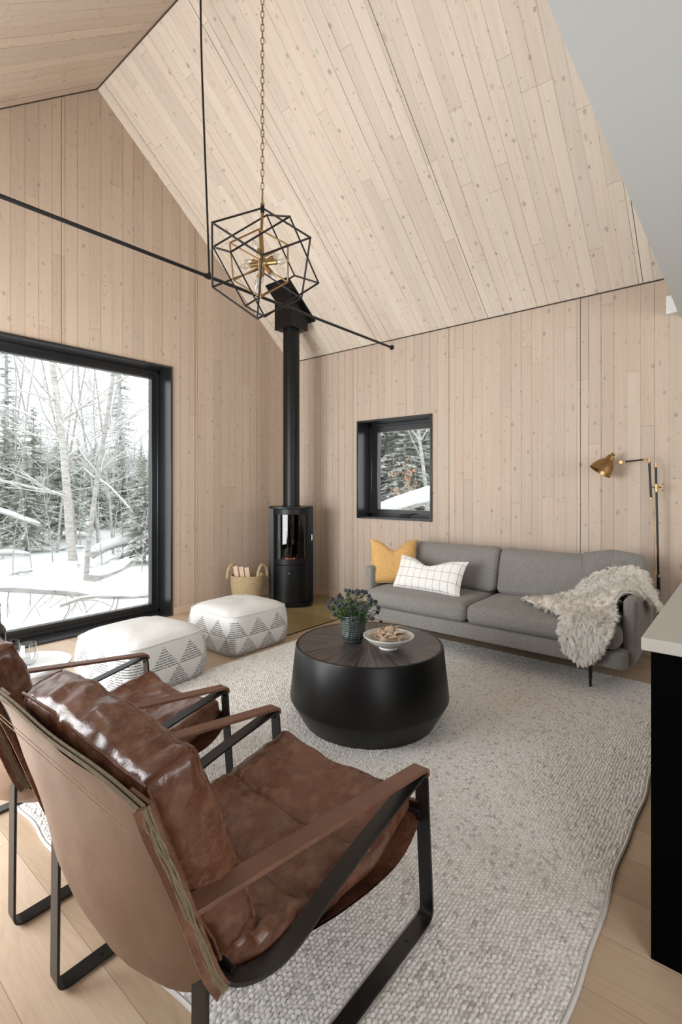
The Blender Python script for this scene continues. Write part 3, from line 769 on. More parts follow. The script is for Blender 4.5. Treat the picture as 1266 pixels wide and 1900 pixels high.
soblk('seat_cushion', XF-.012, 4.30, 1.712, 2.665, .290, .438, .052, 34, (.02, .006, .02), wob(5))
def armf(s):
    def f(p, u):
        p.x += -.0*u[2]; p.y += s*.012*(u[2]+1)*.5; return p
    return f
soblk('armrest', 3.70, 4.47, .585, .665, .17, .615, .030, 18, (0, .004, 0), armf(-1))
soblk('armrest', 3.70, 4.47, 2.685, 2.765, .17, .615, .030, 18, (0, .004, 0), armf(1))
soblk('backrest', 4.36, 4.49, .60, 2.755, .17, .775, .04, 24, (.0, 0, 0))
def backc(s, lean=.26):
    def f(p, u):
        p = wob(s, .007)(p, u)
        p.x += lean*(-(p.z))*-.5 if False else 0
        q = Vector((p.x+(p.z)*.30, p.y, p.z-.004*0)); q.z += .010*(u[1]**2)*(u[2] > 0)-.006*(u[2] > 0); return q
    return f
soblk('back_cushion', 4.12, 4.285, .70, 1.675, .445, .815, .055, 30, (.028, .004, .006), backc(2))
soblk('back_cushion', 4.12, 4.285, 1.685, 2.66, .445, .815, .055, 30, (.028, .004, .006), backc(9))
for x, y in ((3.63, .832), (3.63, 2.54), (4.38, .832), (4.38, 2.54)):
    l = MB(); l.lathe([(.0005, 0), (.0075, 0), (.008, .003), (.014, .155), (.022, .158), (.022, .164), (.0005, .164)], 16); l.build('leg', M_BLACK, so, loc=Vector((x, y, .012))-SO)
# pillow shapes
def pillow(name, w, h, t, mat, M, loc, notch=.12, ear=.10, nu=40, seed=0, uvs=1.0, sharp=.55):
    mb = MB()
    def side(sg):
        def f(u, v_):
            x = u*2-1; y = v_*2-1
            # concave edges with pointed ears
            ex_ = 1-ear*(1-abs(y)**2.5)*.6; ey_ = 1-ear*(1-abs(x)**2.5)*.6
            X = x*w/2*ex_; Y = y*h/2*ey_
            if y > 0: Y -= notch*h*math.exp(-(x/.42)**2)*y**2
            th = t/2*((1-x**4)*(1-y**4))**sharp*(1-.22*max(0, y)*math.exp(-(x/.30)**2))
            th += .005*mnoise.noise(Vector((x*3+seed, y*3, sg*2)))*(1-x*x)*(1-y*y)
            if y > 0: th -= .012*math.exp(-(x/.07)**2)*y
            return loc+M@Vector((X, sg*max(th, .001), Y))
        return f
    for sg in (-1, 1):
        n0 = len(mb.f); mb.grid(nu, nu, side(sg), uv=lambda u, v_: (u*uvs*w/h, v_*uvs))
        if sg > 0: mb.f[n0:] = [q[::-1] for q in mb.f[n0:]]
    return mb, side
def pil_obj(name, label, mb, mat):
    o = mb.build(name, mat, None, angle=180); return tag(o, label, 'cushion')
def frame(right, up):  # local x -> right, local z -> up, y -> right x up reversed
    r = Vector(right).normalized(); u = Vector(up); u = (u-r*u.dot(r)).normalized(); n_ = u.cross(r).normalized()
    return Matrix((r, n_, u)).transposed()
My = frame((.60, -.80, 0), (.30, .10, 1))
mb, sd = pillow('c', .44, .42, .15, M_MUST, My, Vector((3.93, 2.60, .645)), .22, .12, seed=3)
o = pil_obj('throw_cushion', 'mustard yellow velvet cushion with frayed seam at the sofa corner', mb, M_MUST)
mb2 = MB()
e = [(t, 0) for t in np.linspace(0, 1, 30)]+[(1, t) for t in np.linspace(0, 1, 30)]+[(1-t, 1) for t in np.linspace(0, 1, 30)]+[(0, 1-t) for t in np.linspace(0, 1, 30)]
pts = [sd(1)(u, v_) for u, v_ in e]; mb2.tube([p+Vector([.002*mnoise.noise(p*90+Vector((k*9, 0, 0))) for k in range(3)]) for p in pts], .004, 6, closed=True); mb2.build('fringe_edge', M_MUST, o)
def check_mat():
    m, nt, b, out = new_mat('windowpane_check_linen'); N = NT(nt); s_ = N.sep(N.uvc())
    def ln(c, per, off, th):
        f = N.math('FRACT', N.math('ADD', N.math('DIVIDE', c, per), off)); return N.math('LESS_THAN', N.math('ABSOLUTE', N.math('SUBTRACT', f, .5)), th)
    wv = N.noise(N.uvc(), 4, 2)
    u = N.math('MULTIPLY_ADD', wv, .03, s_[0]); v_ = N.math('MULTIPLY_ADD', wv, .03, s_[1])
    g = N.math('MAXIMUM', ln(u, .222, .2, .022), ln(v_, .265, .2, .019))
    brk = N.rng(N.noise(N.vscale(N.obj(), (300, 300, 300)), 1, 1), .35, .55, .5, 1)
    n3 = N.noise(N.vscale(N.obj(), (500, 500, 700)), 1, 2)
    base = N.mix(N.rng(n3, .35, .65), (.76, .74, .70), (.86, .845, .81)); c = N.mix(N.math('MULTIPLY', g, brk), base, (.06, .065, .075))
    nt.links.new(c, b.inputs['Base Color']); b.inputs['Roughness'].default_value = .9; b.inputs['Specular IOR Level'].default_value = .1; N.bump(n3, .3, .002, b); return m
Mc = frame((-.05, -1, 0), (.52, 0, 1))
mb, sd = pillow('c', .70, .33, .15, None, Mc, Vector((3.86, 2.19, .570)), .24, .12, seed=8, uvs=1.0)
pil_obj('throw_cushion', 'white lumbar cushion with thin black windowpane check on the sofa', mb, check_mat())
Mt = frame((.30, -1, 0), (.35, 0, 1))
mb, sd = pillow('c', .40, .38, .16, M_SOFA, Mt, Vector((4.20, .80, .655)), -.04, -.16, seed=14, sharp=.4)
pil_obj('throw_cushion', 'plain grey cushion in the right sofa corner behind the sheepskin', mb, M_SOFA)

# sheepskin
def sheepskin():
    rows = [
     [(3.535, .955, .27), (3.53, .91, .225), (3.53, .86, .205), (3.53, .82, .22), (3.53, .79, .25), (3.535, .77, .29)],
     [(3.548, .985, .37), (3.54, .93, .36), (3.54, .865, .36), (3.54, .80, .36), (3.54, .75, .37), (3.545, .715, .385)],
     [(3.61, 1.02, .462), (3.60, .95, .468), (3.60, .87, .470), (3.60, .80, .468), (3.60, .745, .465), (3.62, .70, .468)],
     [(3.85, 1.34, .478), (3.82, 1.12, .485), (3.82, .96, .49), (3.82, .83, .50), (3.82, .72, .55), (3.80, .672, .625)],
     [(3.97, 1.22, .482), (4.0, 1.06, .51), (4.0, .93, .55), (4.0, .80, .61), (3.96, .69, .655), (3.92, .56, .58)],
     [(4.05, 1.03, .55), (4.03, .96, .59), (4.02, .88, .64), (4.02, .78, .685), (4.05, .65, .69), (4.05, .525, .50)],
     [(4.10, .98, .61), (4.08, .92, .655), (4.08, .86, .70), (4.11, .77, .735), (4.20, .62, .73), (4.26, .515, .46)],
    ]
    nr, nc = len(rows), 6; U, Vn = 48, 44
    g0 = [crom([rows[r][c] for r in range(nr)], 8) for c in range(nc)]
    grid = []
    for i in range(len(g0[0])): grid.append(crom([g0[c][i] for c in range(nc)], 9))
    A = np.array([[list(p) for p in row] for row in grid]); ni, nj = A.shape[:2]
    dI = np.gradient(A, axis=0); dJ = np.gradient(A, axis=1); Nn = np.cross(dI, dJ); Nn /= np.linalg.norm(Nn, axis=2, keepdims=True)+1e-9
    if Nn[ni//2, nj//2, 2] < 0: Nn = -Nn
    org = np.array([3.9, .85, .5])
    top = (A+Nn*.012-org).reshape(-1, 3); bot = (A+Nn*.002-org).reshape(-1, 3); n1 = ni*nj
    i = np.arange(ni-1)[:, None]*nj+np.arange(nj-1)[None, :]
    q = np.stack([i, i+nj, i+nj+1, i+1], -1).reshape(-1, 4)
    rim = list(range(0, nj))+[k*nj+nj-1 for k in range(1, ni)]+[(ni-1)*nj+k for k in range(nj-2, -1, -1)]+[k*nj for k in range(ni-2, 0, -1)]
    rq = [(rim[k], rim[(k+1) % len(rim)], rim[(k+1) % len(rim)]+n1, rim[k]+n1) for k in range(len(rim))]
    root = thing('sheepskin', 'long-haired white sheepskin draped over the right arm and seat of the sofa', 'sheepskin', tuple(org))
    np_mesh('hide', np.concatenate([top, bot]), np.concatenate([q, q[:, ::-1]+n1, np.array(rq)]), plain('hide', (.90, .86, .79), .9), root)
    # wool strands
    R = np.random.RandomState(9); n = 46000
    a = R.rand(n)*(ni-1.001); b = R.rand(n)*(nj-1.001); k = R.rand(n) < .10; b[k] = np.where(R.rand(k.sum()) < .5, R.rand(k.sum())*1.2, nj-1.001-R.rand(k.sum())*1.2); a[:900] = R.rand(900)*1.0
    ai = a.astype(int); bi = b.astype(int); fa = (a-ai)[:, None]; fb = (b-bi)[:, None]
    bil = lambda G: (G[ai, bi]*(1-fa)+G[ai+1, bi]*fa)*(1-fb)+(G[ai, bi+1]*(1-fa)+G[ai+1, bi+1]*fa)*fb
    P = bil(A)+bil(Nn)*.008-org; Nm = bil(Nn); dIv = bil(dI); dIv /= np.linalg.norm(dIv, axis=1, keepdims=True)+1e-9; dJv = bil(dJ); dJv /= np.linalg.norm(dJv, axis=1, keepdims=True)+1e-9
    # clumps
    nc_ = 1500; cp = P[R.choice(n, nc_, replace=False)]; 
    cell = {}
    idx = np.empty(n, int)
    for s0 in range(0, n, 4000):
        d = ((P[s0:s0+4000, None, :]-cp[None])**2).sum(2); idx[s0:s0+4000] = d.argmin(1)
    cdir = R.normal(size=(nc_, 3))*.33; clen = R.uniform(.034, .052, nc_)
    edge = np.minimum(np.minimum(b, nj-1-b)/nj, np.minimum(a, ni-1-a)/ni)
    outw = (np.where(b < nj/2, -1, 1)*np.clip(.12-np.minimum(b, nj-1-b)/nj, 0, 1)*6)[:, None]*dJv
    outi = (np.where(a < ni/2, -1, 1)*np.clip(.10-np.minimum(a, ni-1-a)/ni, 0, 1)*6)[:, None]*dIv
    D = Nm*.50+cdir[idx]+R.normal(size=(n, 3))*.10+outw+outi-dIv*.25; D[:, 2] -= .28; D /= np.linalg.norm(D, axis=1, keepdims=True)
    ln = (clen[idx]*R.uniform(.75, 1.1, n))[:, None]
    tgt = cp[idx]+D*ln*1.0; tip = (P+D*ln)*.62+(tgt)*.38; tip[:, 2] -= .006
    midp = P+(Nm*.75+D*.4)*ln*.5; midp = midp*.7+((P+tip)/2)*.3
    side = np.cross(D, Nm+R.normal(size=(n, 3))*.25); side /= np.linalg.norm(side, axis=1, keepdims=True)+1e-9
    w = .0011
    V = np.stack([P-side*w, P+side*w, midp+side*w*.9, midp-side*w*.9, tip], 1).reshape(-1, 3)
    b0 = np.arange(n)*5; quads = np.stack([b0, b0+1, b0+2, b0+3], 1); tips = np.stack([b0+3, b0+2, b0+4, b0+4], 1)
    me = bpy.data.meshes.new('wool')
    Fl = np.concatenate([quads.ravel(), tips[:, :3].ravel()]).astype(np.int32)
    me.vertices.add(len(V)); me.vertices.foreach_set('co', V.astype(np.float32).ravel()); me.loops.add(len(Fl)); me.loops.foreach_set('vertex_index', Fl)
    me.polygons.add(2*n); st = np.concatenate([np.arange(n)*4, 4*n+np.arange(n)*3]).astype(np.int32); me.polygons.foreach_set('loop_start', st)
    me.update(calc_edges=True); me.validate()
    m, nt, bs, out = new_mat('white_wool'); N = NT(nt); c = N.mix(N.noise(N.obj(), 14, 3), (.96, .92, .86), (.98, .96, .92)); nt.links.new(c, bs.inputs['Base Color'])
    bs.inputs['Roughness'].default_value = .8; bs.inputs['Specular IOR Level'].default_value = .2; bs.inputs['Subsurface Weight'].default_value = 0
    tr = N.n('ShaderNodeBsdfTranslucent'); tr.inputs[0].default_value = (.98, .96, .92, 1); mx = N.n('ShaderNodeMixShader'); mx.inputs[0].default_value = .25
    nt.links.new(bs.outputs[0], mx.inputs[1]); nt.links.new(tr.outputs[0], mx.inputs[2]); nt.links.new(mx.outputs[0], out.inputs[0])
    me.materials.append(m); o = bpy.data.objects.new('wool', me); COL.objects.link(o); o.parent = root; o['kind'] = 'stuff'
sheepskin()

# ------------------------------------------------------------------ reading lamp behind the sofa
lp = thing('floor_lamp', 'slim black reading lamp with brass shade behind the sofa corner', 'floor lamp', (4.545, .55, 0))
LO = Vector((4.545, .55, 0)); PL = lambda y, z, x=4.50: Vector((x, y, z))-LO
b = MB(); b.lathe([(.0005, 0), (.052, 0), (.052, .015), (.045, .02), (.0005, .022)], 40); b.build('base', M_BLACK, lp)
b = MB(); b.tube([PL(.548, .02, 4.53), PL(.552, .66, 4.505)], .0125, 14); b.tube([PL(.552, .65, 4.505), PL(.568, 1.50)], .008, 12); b.build('pole', M_BLACK, lp)
b = MB(); b.tube([PL(.568, 1.50), PL(.5685, 1.53)], .009, 12); b.tube([PL(.552, .655, 4.505), PL(.552, .675, 4.505)], .0135, 14)
b.tube([PL(.5655, 1.31), PL(.5665, 1.37)], .012, 12); b.tube([PL(.60, 1.345), PL(.53, 1.345)], .005, 8)
b.tube([PL(.527, 1.33), PL(.527, 1.36)], .006, 8); b.sphere(PL(.524, 1.368), .007); b.sphere(PL(.524, 1.322), .007)
b.tube([PL(.600, 1.25), PL(.602, 1.268)], .0095, 12); b.tube([PL(.612, 1.53), PL(.613, 1.565)], .0085, 12); b.tube([PL(.613, 1.565), PL(.645, 1.562), PL(.665, 1.56)], .0055, 10)
b.build('brass_fittings', M_BRASS, lp)
b = MB(); b.tube([PL(.600, 1.262), PL(.612, 1.54)], .0085, 12); b.build('lower_arm', M_BLACK, lp)
b = MB(); b.tube([PL(.655, 1.561), PL(.775, 1.549)], .0065, 12); b.build('upper_arm', M_BLACK, lp)
b = MB(); b.tube([PL(.775, 1.549), PL(.795, 1.546)], .006, 10); b.lathe([(.0005, -.008), (.014, -.008), (.016, 0), (.014, .008), (.0005, .008)], 12, PL(.806, 1.545), Matrix.Rotation(PI/2, 3, 'Y'))
b.tube([PL(.812, 1.545), PL(.875, 1.555, 4.485)], .006, 10); b.build('swivel_joint', M_BRASS, lp)
ax = Vector((-.25, .50, -.80)).normalized(); Q = ax.to_track_quat('Z', 'Y').to_matrix()
b = MB(); pr = [(.0005, -.058), (.013, -.058), (.015, -.050), (.011, -.044), (.012, -.040), (.022, -.036), (.027, -.006), (.029, 0), (.040, .010), (.058, .034), (.068, .062), (.075, .092), (.0765, .096), (.0745, .096), (.066, .062), (.056, .036), (.038, .013), (.0005, .004)]
pr = [(a_*1.16, z_*1.16) for a_, z_ in pr]; b.lathe(pr, 48, PL(.893, 1.562, 4.48), Q); sh = b.build('lamp_shade', M_DBRASS, lp, angle=40)
b = MB(); b.sphere(PL(.893, 1.562, 4.48)+ax*.055, .026); b.build('bulb', plain('frosted_bulb', (.85, .83, .78), .3), sh)
b = MB(); b.tube(crom([PL(.602, 1.255), PL(.588, 1.20), PL(.578, 1.05), PL(.572, .95), PL(.562, .85), PL(.572, .72), PL(.575, .60), PL(.56, .03)], 8), .003, 6); b.build('power_cord', plain('gold_fabric_cord', (.50, .30, .10), .6), lp)

# ------------------------------------------------------------------ poufs
def pouf_mat():
    m, nt, b, out = new_mat('woven_triangle_pouf_fabric'); N = NT(nt); s_ = N.sep(N.uvc())
    u, v_ = s_[0], s_[1]    # u: metres round the side; v: 0..1 up the side, v<0 on the top
    def tri(per, v0, v1, off, up=True):
        f = N.math('FRACT', N.math('ADD', N.math('DIVIDE', u, per), off)); d = N.math('MULTIPLY', N.math('ABSOLUTE', N.math('SUBTRACT', f, .5)), 2)
        t = N.math('DIVIDE', N.math('SUBTRACT', v_, v0), v1-v0); ins = N.math('LESS_THAN', d, N.math('SUBTRACT', 1.0, t) if up else t)
        return N.math('MULTIPLY', ins, N.math('MULTIPLY', N.math('GREATER_THAN', t, 0), N.math('LESS_THAN', t, 1)))
    T1 = tri(.205, .50, .92, .25); T2 = tri(.205, .06, .50, .75)
    cu = N.math('FRACT', N.math('DIVIDE', u, .62)); band = N.math('LESS_THAN', N.math('MINIMUM', cu, N.math('SUBTRACT', 1, cu)), .055)
    band = N.math('MULTIPLY', band, N.math('MULTIPLY', N.math('GREATER_THAN', v_, .03), N.math('LESS_THAN', v_, .9)))
    msk = N.math('MAXIMUM', N.math('MAXIMUM', T1, T2), band)
    fd = N.math('FRACT', N.math('MULTIPLY', v_, 20)); dash = N.math('LESS_THAN', fd, .5)
    nb = N.noise(N.comb(N.math('MULTIPLY', u, 90), N.math('FLOOR', N.math('MULTIPLY', v_, 20))), 1, 1); dash = N.math('MULTIPLY', dash, N.rng(nb, .36, .46))
    wv = N.noise(N.vscale(N.obj(), (260, 260, 500)), 1, 2); gn = N.noise(N.obj(), 9, 3)
    base = N.mix(N.rng(wv, .35, .65), (.62, .615, .595), (.78, .775, .755)); base = N.mix(N.rng(gn, .35, .7, 0, .3), base, N.mix(1.0, base, (.88, .88, .87), 'MULTIPLY'))
    c = N.mix(N.math('MULTIPLY', N.math('MULTIPLY', msk, dash), .85), base, (.10, .105, .105))
    nt.links.new(c, b.inputs['Base Color']); b.inputs['Roughness'].default_value = .92; b.inputs['Specular IOR Level'].default_value = .1; N.bump(wv, .5, .003, b); return m
M_POUF = pouf_mat()
def pouf(label, loc, rz, s=.62, h=.315, seed=0):
    root = thing('pouf', label, 'pouf', loc, rz, 'white patterned floor poufs'); mb = MB()
    hs = s/2
    def outline(t):  # t in 0..4 round the square
        k = int(t) % 4; f = t-int(t); cs_ = [(-1, -1), (1, -1), (1, 1), (-1, 1)]; a = cs_[k]; b_ = cs_[(k+1) % 4]
        x, y = lerp(a[0], b_[0], f), lerp(a[1], b_[1], f); r = (abs(x)**7+abs(y)**7)**(1/7); return x/r, y/r
    def shape(x, y, z):  # z 0..1
        bul = 1+.07*math.sin(PI*min(1, max(0, z*1.0)))**.8-.03*(1-z)**6*4*0
        if z < .08: bul -= (.08-z)*1.0
        bul += .010*mnoise.noise(Vector((x*1.5+seed, y*1.5, z*2)))
        return Vector((x*hs*bul, y*hs*bul, z*h+.0))
    nu, nv = 96, 18
    mb.grid(nu, nv, lambda u, v_: shape(*outline(u*4), v_), uv=lambda u, v_: (u*4*s, v_))
    mb.build('side_panel', M_POUF, root, angle=180)
    tp = MB(); n = 26
    def topf(u, v_):
        x, y = u*2-1, v_*2-1; X, Y = x, y
        m_ = max(abs(x), abs(y))
        if m_ > 1e-6:
            r = (abs(x/m_)**7+abs(y/m_)**7)**(1/7); X, Y = x/r, y/r
        e_ = ((1-x**4)*(1-y**4))
        z = h+.052*e_**.6+.008*mnoise.noise(Vector((x*2+seed, y*2, 5)))*e_
        return Vector((X*hs, Y*hs, z))
    tp.grid(n, n, topf, uv=lambda u, v_: (u, -1-v_)); bt = MB()
    tp.build('top_panel', M_POUF, root, angle=180)
    bt.grid(6, 6, lambda u, v_: Vector(((u*2-1)*hs*.9, (1-v_*2)*hs*.9, .003)), uv=lambda u, v_: (0, -2)); bt.build('bottom_panel', M_POUF, root)
    sm_ = MB(); pts = []
    for k_ in range(96):
        x, y = outline(k_/24); pts.append(Vector((x*hs*1.003, y*hs*1.003, h)))
    sm_.tube(pts, .0045, 6, closed=True); sm_.build('welt', plain('pouf_welt', (.62, .615, .59), .9), root)
    return root
pouf('white woven pouf with grey triangle pattern, the one nearer the basket and stove', (2.755, 3.43, .002), 0.0, .62, .315, 2)
pouf('white woven pouf with grey triangle pattern, directly in front of the big window', (1.80, 3.30, .002), math.radians(6), .64, .325, 7)

# ------------------------------------------------------------------ side table, bottle, glasses
st = thing('side_table', 'small round white-topped drum side table between chair and big window', 'side table', (.93, 2.80, .0125))
b = MB(); b.lathe([(.0005, 0), (.15, 0), (.15, .432), (.0005, .432)], 64); b.build('table_base', plain('warm_grey_paint', (.42, .41, .39), .5), st, angle=30)
b = MB(); b.lathe([(.0005, .432), (.185, .432), (.188, .436), (.188, .446), (.185, .45), (.0005, .45)], 72); b.build('table_top', plain('white_top', (.80, .80, .79), .25), st, angle=30)
def glass(loc, label):
    g = MB(); pr = [(.0005, 0), (.026, 0), (.032, .004), (.042, .025), (.045, .045), (.042, .075), (.036, .108), (.0352, .108), (.041, .075), (.0438, .045), (.0408, .026), (.031, .0075), (.0005, .006)]
    g.lathe(pr, 40); o = g.build('wine_tumbler', M_CLEAR, loc=loc, angle=60); tag(o, label, 'glass', 'stemless wine glasses on the side table')
glass((.868, 2.87, .4635), 'stemless clear wine glass on the side table, nearer the bottle')
glass((.912, 2.775, .4635), 'stemless clear wine glass on the side table, farther from the bottle')
BO = Vector((.80, 2.845, .4630)); bt = thing('wine_bottle', 'dark glass wine bottle with olive neck band on the side table', 'bottle', BO)
b = MB(); b.lathe([(.0005, .003), (.030, 0), (.0385, .004), (.039, .01), (.039, .17), (.037, .187), (.029, .203), (.018, .216), (.0155, .23), (.0145, .30), (.016, .302), (.016, .312), (.0145, .314), (.0005, .314)], 48)
b.build('bottle_body', plain('dark_bottle_glass', (.012, .013, .014), .08, 0, .7, coat=.6), bt, angle=50)
b = MB(); b.lathe([(.0162, .240), (.0163, .262)], 32); b.f = b.f[:32]; b.m = b.m[:32]; b.build('neck_band', plain('olive_label', (.16, .15, .02), .5), bt)
b = MB(); ca = math.atan2(-BO.y, -BO.x)+.42
pts = [Vector((.0172*math.cos(ca+q), .0172*math.sin(ca+q), zz)) for q, zz in [(.35*math.sin(t)*1.3, .252+.011*math.cos(t)) for t in np.linspace(.7, 2*PI-.7, 20)]]
b.tube(pts, .0009, 5); b.build('emblem', plain('silver_print', (.6, .6, .6), .4), bt)
def text_mesh(txt, size):
    cu = bpy.data.curves.new('lettering', 'FONT'); cu.body = txt; cu.size = size; cu.extrude = .0002; cu.align_x = 'CENTER'
    t = bpy.data.objects.new('lettering', cu); me = bpy.data.meshes.new_from_object(t); bpy.data.objects.remove(t); return me
me = text_mesh('Y O U', .013); ta = ca+.05
for v_ in me.vertices:
    x, y, z = v_.co; a = ta+x/.0395; r = .0394+z; v_.co = (r*math.cos(a), r*math.sin(a), .098+y)
me.materials.append(plain('white_print', (.75, .75, .75), .5)); o = bpy.data.objects.new('lettering', me); COL.objects.link(o); o.parent = bt

# ------------------------------------------------------------------ stove with flue, hearth plate, basket
SV = Vector((4.045, 4.085, .009)); SR = -PI/4-.02
sv = thing('wood_stove', 'tall black wood stove with curved glass door and flue in the corner', 'stove', SV, SR)
# local frame: front faces -y after rotation of -45 degrees
def plan(w, front, back, n=24, bulge=.0):
    pts = [(w/2, back), (-w/2, back), (-w/2, front*.35)]
    pts = [(-w/2, -front*.42)]
    for k_ in range(n+1):
        t = k_/n; x = -w/2*.86+t*w*.86; y = -front*.42-(front*.58)*math.sqrt(max(0, 1-(x/(w/2*1.02))**2))
        pts.append((x, y))
    pts += [(w/2, -front*.42), (w/2, back), (-w/2, back)]
    return pts
SW, SF, SB = .50, .225, .19
H = 1.115
b = MB(); b.prism(plan(SW, SF, SB), 'z', H-.018, H); b.build('top_plate', M_STOVE, sv, angle=30)
b = MB()
wallp = [(-SW/2, SB), (-SW/2, -.10), (-SW/2+.06, -.115), (-SW/2+.06, SB-.05), (SW/2-.06, SB-.05), (SW/2-.06, -.115), (SW/2, -.10), (SW/2, SB)]
b.prism(wallp, 'z', .03, H-.018); b.prism(plan(SW-.03, SF-.03, SB-.01), 'z', 0.0, .03); b.prism(plan(SW, SF-.012, SB), 'z', .03, .05); b.box(-SW/2+.05, SW/2-.05, -.12, SB-.04, .455, .49); b.box(-SW/2+.05, SW/2-.05, -.12, SB-.04, H-.10, H-.018)
b.build('stove_body', M_STOVE, sv, angle=30)
def arc_panel(mb, a0, a1, R, z0, z1, th, cy, n=28):
    for k_ in range(n):
        t0, t1 = lerp(a0, a1, k_/n), lerp(a0, a1, (k_+1)/n)
        P = lambda t, r: (r*math.sin(t), cy-r*math.cos(t))
        vs = [(*P(t, r), z) for z in (z0, z1) for t, r in ((t0, R), (t1, R), (t1, R-th), (t0, R-th))]
        mb.add(vs, [(0, 3, 2, 1), (4, 5, 6, 7), (0, 1, 5, 4), (1, 2, 6, 5), (2, 3, 7, 6), (3, 0, 4, 7)])
RR, CYL = .245, .02; am = .93
b = MB(); arc_panel(b, -am, am, RR, H-.085, H-.026, .02, CYL); arc_panel(b, -am, am, RR, .475, .535, .02, CYL)
arc_panel(b, -am, -.80, RR, .535, H-.085, .02, CYL, 4); arc_panel(b, .80, am, RR, .535, H-.085, .02, CYL, 4)
dr = b.build('stove_door', M_STOVE, sv, angle=30)
b = MB(); arc_panel(b, -.80, .80, RR-.008, .535, H-.085, .004, CYL, 32); b.build('door_glass', M_STOVEGLASS, dr, angle=30)
b = MB(); b.tube([(.228, -.115, .735), (.236, -.122, .735), (.236, -.122, .80), (.228, -.115, .80)], .005, 8); b.build('door_handle', plain('steel_grey', (.3, .3, .3), .3, 1), dr)
b = MB(); arc_panel(b, -am, am, RR, .055, .465, .02, CYL); lw = b.build('lower_door', M_STOVE, sv, angle=30)
b = MB(); b.tube([(-.02, CYL-RR-.004, .385), (-.02, CYL-RR-.022, .385)], .022, 20); b.build('air_control', M_BLACK, lw); 
b = MB(); b.tube([(-.02, CYL-RR-.02, .385), (-.02, CYL-RR-.027, .385)], .007, 12); b.build('control_pin', plain('pin_steel', (.5, .5, .5), .3, 1), lw)
M_BRICK = plain('firebox_lining', (.12, .105, .09), .9, bump=(30, .4))
b = MB(); b.box(-.18, .18, .10, .13, .49, H-.10); b.box(-.185, -.17, -.08, .13, .49, H-.10); b.box(.17, .185, -.08, .13, .49, H-.10); b.build('firebox', M_BRICK, sv)
M_BARK = plain('charred_log', (.035, .028, .024), .95, bump=(30, .8, .01)); 
b = MB(); b.tube([(-.13, -.02, .53), (.14, .03, .545)], .04, 12); b.tube([(-.09, .05, .60), (.11, -.04, .60)], .033, 12); lg = b.build('burning_logs', M_BARK, sv)
me_, nt, bs, out = new_mat('ember_glow'); bs.inputs['Base Color'].default_value = (.1, .02, .01, 1); bs.inputs['Emission Color'].default_value = (1, .28, .08, 1); bs.inputs['Emission Strength'].default_value = 3
b = MB()
for k_ in range(9): b.sphere((rs2.uniform(-.06, .05), rs2.uniform(-.10, -.04), .505+rs2.random()*.02), rs2.uniform(.008, .016), 8, 6)
b.build('embers', me_, lg)
cz = roofz(SV.x)
b = MB(); b.lathe([(.094, H-.005), (.105, H), (.105, H+.012), (.094, H+.014), (.094, 3.17), (.088, 3.17)], 48); b.build('flue_pipe', M_STOVE, sv, angle=30)
# ceiling box and trim plate (built in room axes, still part of the stove's flue)
hb = .135; Zb = 3.145; inv = Matrix.Translation(SV)@Matrix.Rotation(SR, 4, 'Z'); inv = inv.inverted()
def toloc(mb): mb.v = [tuple(inv@Vector(p)) for p in mb.v]; return mb
x0, x1, y0, y1 = SV.x-hb, SV.x+hb, SV.y-hb, SV.y+hb
b = MB(); b.prism([(x0, Zb), (x1, Zb), (x1, roofz(x1)+.005), (x0, roofz(x0)+.005)], 'y', y0, y1); toloc(b).build('ceiling_box', M_STOVE, sv, smooth=False, bevel=.002)
b = MB(); e_ = .05; pa, pb = x0-.095, x1+e_*1.5
b.prism([(pa, roofz(pa)-.016), (pb, roofz(pb)-.016), (pb, roofz(pb)), (pa, roofz(pa))], 'y', y0-e_, y1+e_); toloc(b).build('trim_plate', M_STOVE, sv, smooth=False, bevel=.002)
hp = MB(); hp.box(3.16, 4.60, 3.24, 4.67, .0012, .0078); o = hp.build('hearth_plate', M_PLATE, smooth=False); tag(o, 'olive-tinted glass hearth plate on the floor under the stove', 'hearth plate')
e2 = MB(); e2.box(3.16, 4.60, 3.236, 3.24, .001, .0085); e2.box(3.156, 3.16, 3.236, 4.67, .001, .0085); e2.build('dark_edge', plain('glass_edge', (.01, .02, .015), .2), o, smooth=False)
# basket
BK = Vector((3.59, 4.315, .0085)); bk = thing('basket', 'round seagrass basket with two loop handles left of the stove', 'basket', BK)
M_SEA = plain('seagrass', (.42, .315, .18), .85, bump=(90, .9, .006), var=(70, .45))
b = MB(); pr = []; NZ = 26
for k_ in range(NZ*4+1):
    z = k_/(NZ*4)*.365; r = lerp(.150, .180, min(1, z/.3)); pr.append((r+.0045*abs(math.sin(PI*NZ*k_/(NZ*4))), z))
pr += [(.172, .368), (.165, .36), (.140, .02), (.0005, .02)]; pr = [(.0005, 0)]+pr
b.lathe(pr, 90, fn=lambda a, z, i: .0016*math.sin(a*45+int(z*80)*1.6)); b.build('basket_body', M_SEA, bk, angle=60)
for s_ in (-1, 1):
    hd = MB(); c0 = Vector((SA, -CA, 0))*s_*.168; tdir = Vector((CA, SA, 0)).lerp(Vector((SA, -CA, 0)), .0)
    tdir = Vector((CA*.75+SA*.5, SA*.75-CA*.5, 0)).normalized()
    pts = [c0+tdir*math.cos(t)*.075+Vector((0, 0, .345+.130*math.sin(t))) for t in np.linspace(-.1, PI+.1, 22)]
    hd.tube([p+Vector([.003*math.sin(i_*2.1+k_) for k_ in range(3)]) for i_, p in enumerate(pts)], .0165, 8); hd.build('handle', M_SEA, bk)
M_SPLIT = plain('split_firewood', (.66, .50, .36), .8, bump=(60, .5, .004), var=(20, .2))
rs3 = random.Random(2)
